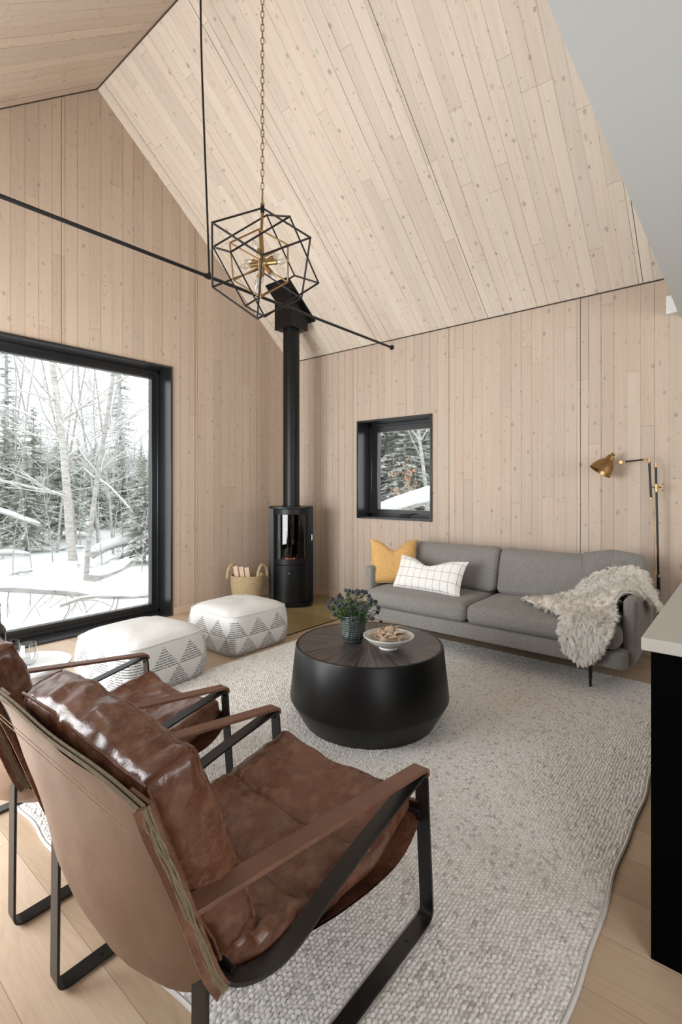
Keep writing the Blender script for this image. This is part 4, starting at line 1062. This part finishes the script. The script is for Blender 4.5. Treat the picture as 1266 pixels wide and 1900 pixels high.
for k_, (dx, lean) in enumerate(((-.062, .33), (-.005, .30), (.052, .28))):
    c = BK+Vector((SA, -CA, 0))*dx+Vector((0, 0, .02)); ld = Vector((-SA, CA, 0))*lean*.42+Vector((-.05, -.02, 1)); ld.normalize(); Q = ld.to_track_quat('Z', 'Y').to_matrix()
    mb = MB(); poly = [(-.021, -.026), (.020, -.022), (.023, .02), (-.01, .028)]
    vs = [c+Q@Vector((x*(1+.06*j), y, z)) for j, z in ((0, 0), (1, .45-.008*k_)) for x, y in poly]
    mb.add(vs, [(3, 2, 1, 0), (4, 5, 6, 7)]+[(i, (i+1) % 4, (i+1) % 4+4, i+4) for i in range(4)]); o = mb.build('firewood_log', M_SPLIT, smooth=False, bevel=.003)
    tag(o, ('split pale firewood stick in the basket, nearest its left handle', 'split pale firewood stick in the basket, between the other two', 'split pale firewood stick in the basket, nearest its right handle')[k_], 'firewood', 'split firewood in the basket')

# ------------------------------------------------------------------ chandelier, tie rod
CC = Vector((2.122, 2.428, 2.782))
ch = thing('chandelier', 'geometric cube-frame chandelier with brass bulbs hanging on a chain', 'chandelier', CC)
def cube_edges(rel):   # rel: dict of corner -> position
    E = []
    ks = list(rel)
    for i in range(len(ks)):
        for j in range(i+1, len(ks)):
            if sum(abs(a-b) for a, b in zip(ks[i], ks[j])) == 1: E.append((rel[ks[i]], rel[ks[j]]))
    return E
def body_cube(pts4):   # top corner and its three neighbours -> eight corners
    T_, a, b_, c = [Vector(p) for p in pts4]; ea, eb, ec = a-T_, b_-T_, c-T_
    return {(i, j, k): T_+ea*i+eb*j+ec*k for i in (0, 1) for j in (0, 1) for k in (0, 1)}
c1 = body_cube([(.022, 0, .362), (-.33, .05, .141), (.133, -.318, .113), (.219, .268, .108)])
off2 = Vector((.028, -.024, -.009))
c2 = body_cube([(.046, .042, .354), (-.085, -.305, .169), (-.212, .265, .118), (.343, .082, .067)]); c2 = {k: v+off2 for k, v in c2.items()}
c3 = body_cube([(-.002, .006, .218), (-.201, .049, .069), (.058, -.195, .078), (.14, .151, .07)])
def rodframe(cube, r, name, mat):
    b = MB()
    for p, q in cube_edges(cube): b.tube([p, q], r, 4)
    for p in cube.values(): b.sphere(p, r*1.1, 6, 4)
    return b.build(name, mat, ch, angle=30)
rodframe(c1, .0062, 'outer_cube_frame', M_BLACK); rodframe(c2, .0062, 'outer_cube_frame', M_BLACK)
rodframe(c3, .0055, 'inner_cube_frame', M_BRASS)
topv = Vector((.022, 0, .362)); HB = Vector((.018, -.012, 0))
b = MB(); b.tube([topv+Vector((0, 0, -.03)), topv*.55, topv*.5, HB+Vector((0, 0, .03))], [.009, .010, .013, .010], 12); b.sphere(HB, .036, 16, 10); b.tube([topv+Vector((0, 0, .012)), topv+Vector((0, 0, .028))], .014, 12); b.build('stem', M_BRASS, ch)
b = MB(); b.tube([topv+Vector((0, 0, -.032)), topv+Vector((0, 0, .014))], .013, 12); b.build('collar', M_BLACK, ch)
RV, DV = Vector((SA, -CA, 0)), Vector((CA, SA, 0))
M_FIL = plain('filament', (.6, .45, .25), .4, .5)
M_BULB = glass_mat('bulb_glass', (.90, .90, .89), 5)
for r_, u_, d_ in ((-.38, .90, -.15), (.55, .62, .55), (.97, .02, -.2), (.55, -.75, -.3), (-.30, -.93, .12), (-.80, -.32, -.45), (-.80, .34, .5), (-.25, -.45, .85)):
    D = (RV*r_+Vector((0, 0, u_))+DV*d_).normalized(); Q = D.to_track_quat('Z', 'Y').to_matrix()
    s_ = MB(); s_.lathe([(.0005, .02), (.016, .02), (.016, .085), (.0175, .085), (.0175, .091), (.0005, .091)], 14, HB, Q); sk = s_.build('socket', M_BRASS, ch)
    bl = MB(); bl.lathe([(.0005, .088), (.008, .088), (.010, .095), (.0185, .115), (.019, .125), (.013, .145), (.005, .166), (.0005, .176)], 16, HB, Q); bl.build('bulb', M_BULB, sk, angle=180)
    fl = MB(); fl.tube([HB+D*.09, HB+D*.135], .0015, 5); fl.build('filament', M_FIL, sk)
def link(mb, c, ang, L_=.050, w=.020, r=.0028):
    dx = Vector((math.cos(ang), math.sin(ang), 0)); P = []
    for k_ in range(16):
        t = 2*PI*k_/16; P.append(Vector(c)+dx*math.cos(t)*w/2+Vector((0, 0, math.copysign(abs(math.sin(t))**.6, math.sin(t))*L_/2)))
    mb.tube(P, r, 5, closed=True)
b = MB(); z = topv.z+.048; link(b, (topv.x, topv.y, z), .6, .062, .030, .0035); z += .050; k_ = 0
while CC.z+z < 4.97:
    link(b, (topv.x, topv.y, z), .6+(k_ % 2)*PI/2); z += .0425; k_ += 1
b.build('chain', M_BRASS, ch)
b = MB(); b.lathe([(.0005, ZA-.075-CC.z), (.02, ZA-.075-CC.z), (.06, ZA-.05-CC.z), (.065, ZA-.035-CC.z), (.065, ZA-.0-CC.z), (.0005, ZA-.0-CC.z)], 32, (topv.x, topv.y, -.03)); b.build('canopy', M_BRASS, ch)
TR = thing('tie_rod', 'long thin black steel tie rod spanning the room below the roof', 'tie rod', (XA, 3.08, 2.895))
b = MB(); b.tube([(XL-XA, 0, 0), (XR-XA, 0, 0)], .0125, 14); b.build('rod', M_BLACK, TR)
b = MB(); b.lathe([(.0005, -.012), (.026, -.012), (.026, 0), (.0005, 0)], 20, (XR-XA-.0, 0, 0), Matrix.Rotation(PI/2, 3, 'Y')); b.build('end_plate', M_BLACK, TR)
b = MB(); b.tube([(.055, 0, 0), (.095, 0, 0)], .019, 14); b.tube([(.088, 0, 0), (.088, 0, .03)], .012, 12); b.build('coupling', M_BLACK, TR)
b = MB(); b.tube(crom([(.088, 0, .01), (.070, 0, .45), (.045, 0, 1.0), (.02, 0, 1.6), (.01, 0, ZA-2.895-.01)], 6), .0072, 10); b.build('hanger', M_BLACK, TR)

# ------------------------------------------------------------------ counter, wall device
IS = thing('kitchen_island', 'black kitchen island end panel at the right edge', 'cabinet', (2.6, -.4, 0))
b = MB(); b.box(1.660-2.6, 3.4-2.6, -1.3+.4, .222+.4, 0, .884); b.build('cabinet_body', plain('black_cabinet', (.0012, .0012, .0012), .8, 0, .02), IS, bevel=.002)
ct = MB(); ct.box(1.636, 3.43, -1.33, .243, .8845, .921); o = ct.build('countertop', plain('light_grey_quartz', (.44, .43, .39), .4, 0, .4, var=(60, .05)), bevel=.003)
tag(o, 'light grey stone countertop lying on the black island', 'countertop')
b = MB(); b.box(XR-.045, XR, .436, .512, 2.69, 2.828); o = b.build('wall_sensor', M_WHITEPL, bevel=.006); tag(o, 'small white plastic sensor on the wall under the loft edge', 'sensor')
#EXTERIOR
# ------------------------------------------------------------------ outside: snow, trees, fallen logs
def gz(x, y):
    d = math.hypot(x, y); z = -.56+.030*max(0, d-8)+.16*mnoise.noise(Vector((x*.35, y*.35, 1)))+.05*mnoise.noise(Vector((x*1.3, y*1.3, 4)))
    z += .98*math.exp(-(((x-9.3)/1.5)**2+((y-5.9)/1.9)**2))
    if d > 40: z += .0075*(d-40)**2*.25
    if d < 9: z -= .0
    return z
b = MB()
def gfn(u, v_):
    x = -25+u**1.3*105; y = -12+v_**1.3*105; return Vector((x, y, min(gz(x, y), gz(x, y) if (x > 5.2 or y > 5.3) else -.56)))
b.grid(130, 130, gfn); o = b.build('snowy_ground', M_SNOW, angle=180); o['kind'] = 'structure'
def bark(name, a, c_, sc):
    m, nt, bs, out = new_mat(name); N = NT(nt); O = N.obj(); n1 = N.noise(N.vscale(O, (3*sc, 3*sc, 14*sc)), 1, 3, .6); n2 = N.noise(N.vscale(O, (8, 8, 30)), 1, 2)
    c = N.mix(N.rng(n1, .42, .62), a, c_); c = N.mix(N.rng(n2, .62, .7, 0, .7), c, (.06, .055, .05)); nt.links.new(c, bs.inputs['Base Color']); bs.inputs['Roughness'].default_value = .9; return m
M_BIRCH = bark('birch_bark', (.48, .455, .42), (.66, .63, .59), 1.0); M_BARK2 = bark('grey_bark', (.38, .365, .345), (.54, .52, .495), 1.0)
M_NEEDLE = plain('conifer_needles', (.54, .565, .42), .8, var=(3, .35)); M_NEEDLE2 = plain('grey_green_needles', (.56, .575, .53), .8, var=(3, .3))
def bare_tree(name, seed, H_, r0, lean, nb, mat):
    R = random.Random(seed); tk = MB(); br = MB(); sn_ = MB()
    P = [Vector((0, 0, -.3))]; d = Vector((lean[0], lean[1], 1)).normalized(); n = 12
    for i in range(n):
        d = (d+Vector((R.uniform(-.07, .07), R.uniform(-.07, .07), .03))).normalized(); P.append(P[-1]+d*H_/n)
    P = crom(P, 2); rr = [r0*(1-i/len(P)*.85) for i in range(len(P))]; tk.tube(P, rr, 9)
    def rec(p, d, L_, r, lv):
        n_ = 5 if lv < 2 else 3; Q = [p]; dd = d
        for i in range(n_):
            dd = (dd+Vector((R.uniform(-.22, .22), R.uniform(-.22, .22), R.uniform(-.10, .16)))).normalized(); Q.append(Q[-1]+dd*L_/n_)
        rs_ = [r*(1-.75*i/n_) for i in range(n_+1)]; br.tube(Q, rs_, 5 if lv < 2 else 3, caps=False)
        if abs(d.z) < .85 and r > .003: sn_.tube([q+Vector((0, 0, rs_[i]*.9+.002)) for i, q in enumerate(Q)], [x*.55+.003 for x in rs_], 4, caps=False)
        if lv < 4:
            for k_ in range(R.randint(3, 5) if lv < 2 else (R.randint(2, 3) if lv < 3 else 2)):
                i = R.randint(1, n_); a = R.random()*2*PI; s_ = Vector((math.cos(a), math.sin(a), R.uniform(-.1, .9))); rec(Q[i], (dd*.7+s_*.6).normalized(), L_*R.uniform(.4, .65), rs_[i]*.7, lv+1)
    for k_ in range(nb):
        f = R.uniform(.16, .97); i = int(f*(len(P)-1)); a = R.random()*2*PI; up = R.uniform(-.1, .8)+.5*f
        rec(P[i], Vector((math.cos(a), math.sin(a), up)).normalized(), H_*R.uniform(.14, .30)*(1.15-.7*f), rr[i]*R.uniform(.22, .42), 1)
    root = thing(name, None, 'tree'); tk.build('trunk', mat, root, angle=180); br.build('branches', mat, root, angle=180); sn_.build('branch_snow', M_SNOW, root, angle=180); return root
def conifer(name, seed, H_, R0, mat, dens=1.0, bare=.06):
    R = random.Random(seed); tk = MB(); tk.tube([(0, 0, -.3), (0, 0, H_*.5), (0, 0, H_)], [H_*.017, H_*.010, .01], 8)
    nd = []; nf = []; sv_ = []; sf = []
    def q(vl, fl, p, d, ln, w, up):
        s_ = d.cross(up); s_ = s_.normalized() if s_.length > 1e-4 else Vector((1, 0, 0)); n_ = len(vl)
        vl += [p-s_*w*.5, p+s_*w*.5, p+d*ln+s_*w*.12, p+d*ln-s_*w*.12]; fl.append((n_, n_+1, n_+2, n_+3))
    z = H_*bare
    while z < H_*.985:
        t = z/H_; rad = R0*(1-t)**.85*R.uniform(.75, 1.1); nb = max(4, int(7*dens))
        for k_ in range(nb):
            a = R.random()*2*PI; d = Vector((math.cos(a), math.sin(a), -.22+.5*t)).normalized(); L_ = rad*R.uniform(.7, 1.1)+.05; m_ = max(3, int(L_/.085)); p = Vector((0, 0, z+R.uniform(-.1, .1)))
            for i in range(m_):
                f = (i+.5)/m_; pp = p+d*L_*f+Vector((0, 0, -.16*L_*f*f))
                w = .30*L_*(1-f*.75)+.05
                for s_ in (-1, 1):
                    sd = Vector((-d.y, d.x, 0))*s_; dd = (d*.75+sd*R.uniform(.6, 1.1)+Vector((0, 0, R.uniform(-.35, .1)))).normalized()
                    q(nd, nf, pp, dd, w*R.uniform(.6, 1.1), .055+w*.10, Vector((R.uniform(-.4, .4), R.uniform(-.4, .4), 1)))
                    if R.random() < .95: q(sv_, sf, pp+Vector((0, 0, .022)), dd, w*R.uniform(.5, .95), .075+w*.2, Vector((R.uniform(-.3, .3), R.uniform(-.3, .3), 1)))
        z += H_*.018/dens*R.uniform(.7, 1.4)+.035
    root = thing(name, None, 'tree'); tk.build('trunk', M_BARK2, root, angle=180)
    m1 = MB(); m1.add(nd, nf); m1.build('foliage', mat, root, smooth=False); m2 = MB(); m2.add(sv_, sf); m2.build('branch_snow', M_SNOW, root, smooth=False); return root
def put(o, x, y, rz, sc_, label, grp=None, dz=0):
    o.location = (x, y, gz(x, y)+dz); o.rotation_euler = (0, 0, rz); o.scale = (sc_,)*3; o['label'] = label
    if grp: o['group'] = grp
def pix(px, dist):   # a spot on the ground at a distance along the sight line through a window
    a = (px-CX)/F_PX; return dist*(SA*a+CA), dist*(-CA*a+SA)
big = bare_tree('birch_tree', 11, 10.5, .10, (-.05, .10), 26, M_BIRCH); x, y = pix(139, 11.4); put(big, x, y, .4, 1, 'thickest pale birch with a leaning trunk beyond the big window')
t2 = bare_tree('deciduous_tree', 23, 11.5, .048, (.01, -.02), 24, M_BARK2); x, y = pix(158, 9.0); put(t2, x, y, 0, 1, 'slender dark speckled tree just right of the thick birch')
t3 = bare_tree('deciduous_tree', 31, 9.5, .036, (-.03, .02), 20, M_BARK2)
lab = ['slim bare tree at the foot of the wooded hill, left part', 'thin leafless tree between two pines on the left', 'thin leafless tree rising behind the snowy thicket', 'thin bare tree back among the spruces', 'slim leafless tree left of the slender speckled tree', 'thin bare tree at the far left window edge', 'slim bare tree low on the left side of the big window', 'slim leafless tree between the thick birch and the spruce top', 'slim bare tree in front of the narrow spruce', 'slim bare tree at the right edge of the big window', 'slim leafless tree near the far left of the big window', 'slim leafless tree seen against the wooded hill', 'slim bare tree straight behind the thick birch', 'tall thin tree left of the narrow spruce top']
spots = [(84, 19, 1.2), (44, 17.5, 1.1), (168, 18.5, 1.15), (236, 19, 1.2), (146, 13.5, .95), (10, 20, 1.3), (104, 12.5, .9), (182, 15, 1.1), (212, 13, .95), (256, 16, 1.0), (28, 15, .9), (196, 21, 1.2), (118, 17, 1.2), (203, 24, 1.5)]
for i, (px, dd, sc_) in enumerate(spots):
    o = t3 if i == 0 else copy_tree(t3 if i % 2 == 0 else t2); x, y = pix(px, dd); put(o, x, y, i*1.37, sc_*(1 if i % 2 == 0 else .8), lab[i], 'slim leafless trees beyond the big window')
t2['group'] = 'slim leafless trees beyond the big window'
s1 = conifer('spruce_tree', 3, 9.0, 1.15, M_NEEDLE2, .9); s2 = conifer('pine_tree', 8, 5.0, 1.55, M_NEEDLE, 1.0, .10)
lab1 = ['narrow dark spruce whose top rises right of the birches', 'narrow spruce top at the far left of the big window', 'narrow grey-green spruce behind the right part of the big window', 'narrow spruce standing back between the bare trunks', 'spruce deep in the wood left of the thick birch', 'spruce far back at the right edge of the big window']
for i, (px, dd, sc_) in enumerate([(222, 27, 1.22), (12, 26, 1.2), (250, 24, .45), (182, 30, .45), (75, 28, .55), (262, 36, .55)]):
    o = s1 if i == 0 else copy_tree(s1); x, y = pix(px, dd); put(o, x, y, i*2.1, sc_, lab1[i], 'snowy spruces beyond the big window')
lab2 = ['green snow-dusted pine behind the thick birch', 'green pine left of the thick birch', 'green pine low at the left edge of the big window', 'snowy green pine right of the thick birch', 'snowy pine low at the right edge of the big window', 'green snowy pine deep behind the slim trees', 'pine bush at the foot of the left trees', 'snowy pine at the far right behind the slim trees', 'snowy green pine far left in the wood', 'pine standing back at the middle of the big window']
for i, (px, dd, sc_) in enumerate([(112, 15.5, .72), (62, 14.5, .78), (8, 13.5, .70), (176, 18, .60), (268, 11.5, .50), (228, 19, .62), (48, 12.5, .50), (262, 18, .62), (25, 20, .95), (145, 22, .70)]):
    o = s2 if i == 0 else copy_tree(s2); x, y = pix(px, dd); put(o, x, y, i*1.7+.3, sc_, lab2[i], 'snowy pines beyond the big window')
# trees seen through the small window
lab3 = ['snow-laden pine filling the left of the small window', 'snow-laden pine at the middle of the small window', 'snow-laden pine at the right of the small window', 'pine behind the others in the small window', 'tall spruce far behind the small window']
for i, (px, dd, sc_) in enumerate([(716, 13, 1.05), (752, 12.2, .75), (792, 13, 1.05), (735, 17, 1.5), (778, 18, 1.4)]):
    x, y = pix(px, dd); o = copy_tree(s2 if i < 4 else s1); put(o, x, y, i*1.1+1, sc_, lab3[i], 'snowy conifers beyond the small window')
o = copy_tree(t2); x, y = pix(798, 10.8); put(o, x, y, 2.2, .9, 'bare snow-lined tree at the right edge of the small window')
# shrub with withered copper leaves
R = random.Random(4); x, y = pix(752, 9.9); sb = thing('beech_sapling', 'small sapling with withered copper leaves beyond the small window', 'shrub', (x, y, gz(x, y)))
b = MB(); lf = MB(); tips = []
for k_ in range(16):
    a = R.random()*2*PI; P = [Vector((0, 0, 0)), Vector((math.cos(a)*.08, math.sin(a)*.08, .4)), Vector((math.cos(a)*.30*R.random(), math.sin(a)*.3*R.random(), R.uniform(.8, 1.7)))]; P = crom(P, 4); b.tube(P, [.008*(1-i/len(P)*.8) for i in range(len(P))], 4)
    for j in range(30):
        p = P[R.randint(3, len(P)-1)]+Vector((R.uniform(-.08, .08), R.uniform(-.08, .08), R.uniform(-.05, .05))); d = Vector((R.uniform(-1, 1), R.uniform(-1, 1), -.8)).normalized(); s_ = d.orthogonal().normalized()*.022
        lf.add([p, p+d*.035+s_, p+d*.08, p+d*.035-s_, p+d*.035+s_.cross(d)*.25], [(0, 1, 4), (1, 2, 4), (2, 3, 4), (3, 0, 4)])
sb.scale = (1.1, 1.1, 1.1); b.build('stems', M_BARK2, sb); lf.build('withered_leaves', plain('copper_leaves', (.50, .28, .16), .8), sb, smooth=False)
# fallen logs under snow
def log(label, P, r, snow, seed, twigs=6):
    R = random.Random(seed); P = [Vector(p) for p in P]; c0 = P[0].copy(); Q = crom(P, 10); Q = [p+Vector((0, 0, .04*mnoise.noise(p*1.3))) for p in Q]
    root = thing('fallen_log', label, 'log', c0, 0, 'fallen logs in the snow'); n = len(Q)
    b = MB(); b.tube([q-c0 for q in Q], [r*(1-.45*i/n) for i in range(n)], 10); b.build('log_trunk', M_BARK2, root, angle=180)
    s_ = MB(); s_.tube([q-c0+Vector((0, 0, r*.55+snow*.45+.02*mnoise.noise(q*3))) for q in Q], [(r*.75+snow*.6*(.8+.5*mnoise.noise(q*1.7)))*min(1, .12+min(i, n-1-i)*.16)**.6 for i, q in enumerate(Q)], 12); s_.build('log_snow', M_SNOW, root, angle=180)
    t = MB()
    for k_ in range(twigs):
        i = R.randint(3, n-3); d = Vector((R.uniform(-.5, .5), R.uniform(-.6, .3), R.uniform(-.9, -.1))).normalized(); a = Q[i]-c0; L_ = R.uniform(.3, .7)
        pts = crom([a, a+d*L_*.5+Vector((R.uniform(-.08, .08), 0, .05)), a+d*L_], 4); t.tube(pts, [.012*(1-j/len(pts)*.8) for j in range(len(pts))], 4)
        t.tube([pts[4], pts[4]+Vector((R.uniform(-.2, .2), R.uniform(-.1, .1), -.15))], .005, 4)
    if twigs: t.build('twigs', M_BARK2, root)
def wp(px, py, dist): x, y = pix(px, dist); return (x, y, CAM_H-(py-HY)/F_PX*dist)
log('long fallen log under thick snow lying low across the big window', [wp(-60, 1086, 7.4), wp(40, 1093, 7.4), wp(140, 1101, 7.4), wp(215, 1104, 7.5), wp(330, 1102, 7.6)], .075, .10, 1, 9)
log('short snowy fallen trunk sloping up to the right, behind the long log', [wp(165, 1075, 8.6), wp(205, 1063, 8.8), wp(242, 1047, 9.0)], .085, .06, 2, 2)
log('thin snow-topped log lying behind, right of the birch foot', [wp(170, 1030, 11), wp(205, 1015, 11.3), wp(290, 990, 12)], .09, .08, 3, 3)
log('snowy log leaning at the left side of the big window', [wp(-60, 930, 11.5), wp(20, 955, 11.5), wp(75, 975, 11.6)], .05, .03, 4, 2)
log('bare thin branch lying on the snow below the long log', [wp(112, 1124, 6.4), wp(150, 1112, 6.6), wp(205, 1106, 6.9), wp(280, 1104, 7.1)], .022, .0, 5, 5)
log('thick snow-covered log right outside the small window', [wp(680, 962, 8.0), wp(735, 946, 8.3), wp(770, 936, 8.6), wp(830, 918, 8.9)], .10, .12, 6, 4)
log('high snow-lined branch crossing the upper left of the big window', [wp(-70, 752, 10.8), wp(10, 755, 10.9), wp(50, 768, 11), wp(100, 800, 11.2)], .024, .008, 8, 5)
log('slanting snow-lined dead trunk at the middle of the big window', [wp(145, 858, 12.5), wp(170, 882, 12.5), wp(205, 905, 12.5), wp(250, 955, 12.6)], .026, .006, 9, 2)
# leafless undergrowth
sp = bare_tree('bare_sapling', 41, 2.6, .014, (.1, .05), 16, M_BARK2); sp['category'] = 'shrub'
where = ['at the lower left corner of the big window', 'left of the thick birch foot', 'just right of the thick birch foot', 'right of the slender speckled tree', 'near the lower right of the big window', 'beside the right edge of the big window', 'behind the long fallen log on the left', 'in front of the left pines', 'between the birch and the speckled tree', 'deep right behind the small logs', 'behind the slanting trunk', 'by the far left window edge']
for i, (px, dd, sc_) in enumerate([(22, 9.5, .8), (100, 11.0, 1.0), (158, 12.5, 1.1), (190, 10.5, .9), (228, 11.5, 1.0), (262, 10.3, .8), (60, 10.2, .85), (78, 12.8, 1.3), (148, 14.5, 1.4), (246, 15, 1.4), (208, 14, 1.3), (5, 12, 1.3)]):
    o = sp if i == 0 else copy_tree(sp); x, y = pix(px, dd); put(o, x, y, i*2.4, sc_, 'low leafless sapling in the snow '+where[i], 'leafless saplings in the snow')
lab4 = ['short snowy stick half sunk left of the thick birch', 'snowy stick lying between birch foot and speckled tree', 'thin snowy deadfall low at the far left', 'thin snowy deadfall among the right saplings', 'snow-topped deadfall behind the birch foot', 'snowy deadfall deep at the right window edge', 'low snowy bough at the lower left corner of the window', 'thin snowy deadfall deep behind the long log']
R9 = random.Random(6)
for i, (px, py, dd, w_) in enumerate([(80, 1040, 11.6, 60), (165, 1052, 10.4, 45), (20, 1030, 11.5, 70), (225, 1010, 12.8, 60), (120, 1022, 12.8, 70), (262, 1000, 13.5, 50), (30, 1066, 9.6, 60), (60, 1012, 13.8, 80)]):
    t_ = R9.uniform(-22, 22); log(lab4[i], [wp(px-w_/2, py+t_/2, dd), wp(px, py-4, dd+.1), wp(px+w_/2, py-t_/2, dd+.3)], R9.uniform(.025, .045), R9.uniform(.03, .06), 20+i, 5)
# wooded hillside far behind: nobody could count it
V = []; Fq = []; R = random.Random(77); hv = []; hf = []
for k_ in range(3400):
    px = R.uniform(-160, 420) if k_ < 2600 else R.uniform(640, 900); dd = R.uniform(30, 62); x, y = pix(px, dd)
    z0 = gz(x, y)-.3; h0 = R.uniform(1.6, 3.6)*(1 if k_ < 2600 else 2.2); w = h0*R.uniform(.11, .2); n_ = len(V)
    if R.random() < .45:
        w = .045*R.uniform(.6, 1.6); V += [(x-w, y-w, z0), (x+w, y-w, z0), (x, y+w, z0), (x+R.uniform(-.4, .4), y, z0+h0*1.3)]; Fq += [(n_, n_+1, n_+3), (n_+1, n_+2, n_+3), (n_+2, n_, n_+3)]
        for j in range(7):
            m_ = len(V); zz = z0+h0*R.uniform(.4, 1.2); a = R.random()*6.28; L_ = R.uniform(.3, .9); V += [(x, y, zz), (x, y, zz+.05), (x+math.cos(a)*L_, y+math.sin(a)*L_, zz+L_*.8)]; Fq.append((m_, m_+1, m_+2))
    else:
        for s_ in range(6):
            f = s_/6; ww = w*(1-f)*1.2; zb = z0+h0*(.08+f*.85)
            for j in range(7):
                a = R.random()*6.28; m_ = len(V); c_, e_ = math.cos(a), math.sin(a); V += [(x, y, zb+h0*.2), (x+c_*ww*1.3-e_*ww*.25, y+e_*ww*1.3+c_*ww*.25, zb), (x+c_*ww*1.3+e_*ww*.25, y+e_*ww*1.3-c_*ww*.25, zb-.1*h0*R.random())]; Fq.append((m_, m_+1, m_+2))
                if R.random() < .35: m_ = len(hv); hv += [(x, y, zb+h0*.2+.03), (x+c_*ww*1.1-e_*ww*.2, y+e_*ww*1.1+c_*ww*.2, zb+.06), (x+c_*ww*1.1+e_*ww*.2, y+e_*ww*1.1-c_*ww*.2, zb+.05)]; hf.append((m_, m_+1, m_+2))
b = MB(); b.add(V, Fq); o = b.build('distant_woods', plain('distant_trees', (.50, .495, .48), .9), smooth=False); tag(o, 'grey wooded hillside far behind the nearer trees', 'trees', kind='stuff')
b = MB(); b.add(hv, hf); b.build('tree_snow', M_SNOW, o, smooth=False)['kind'] = 'stuff'
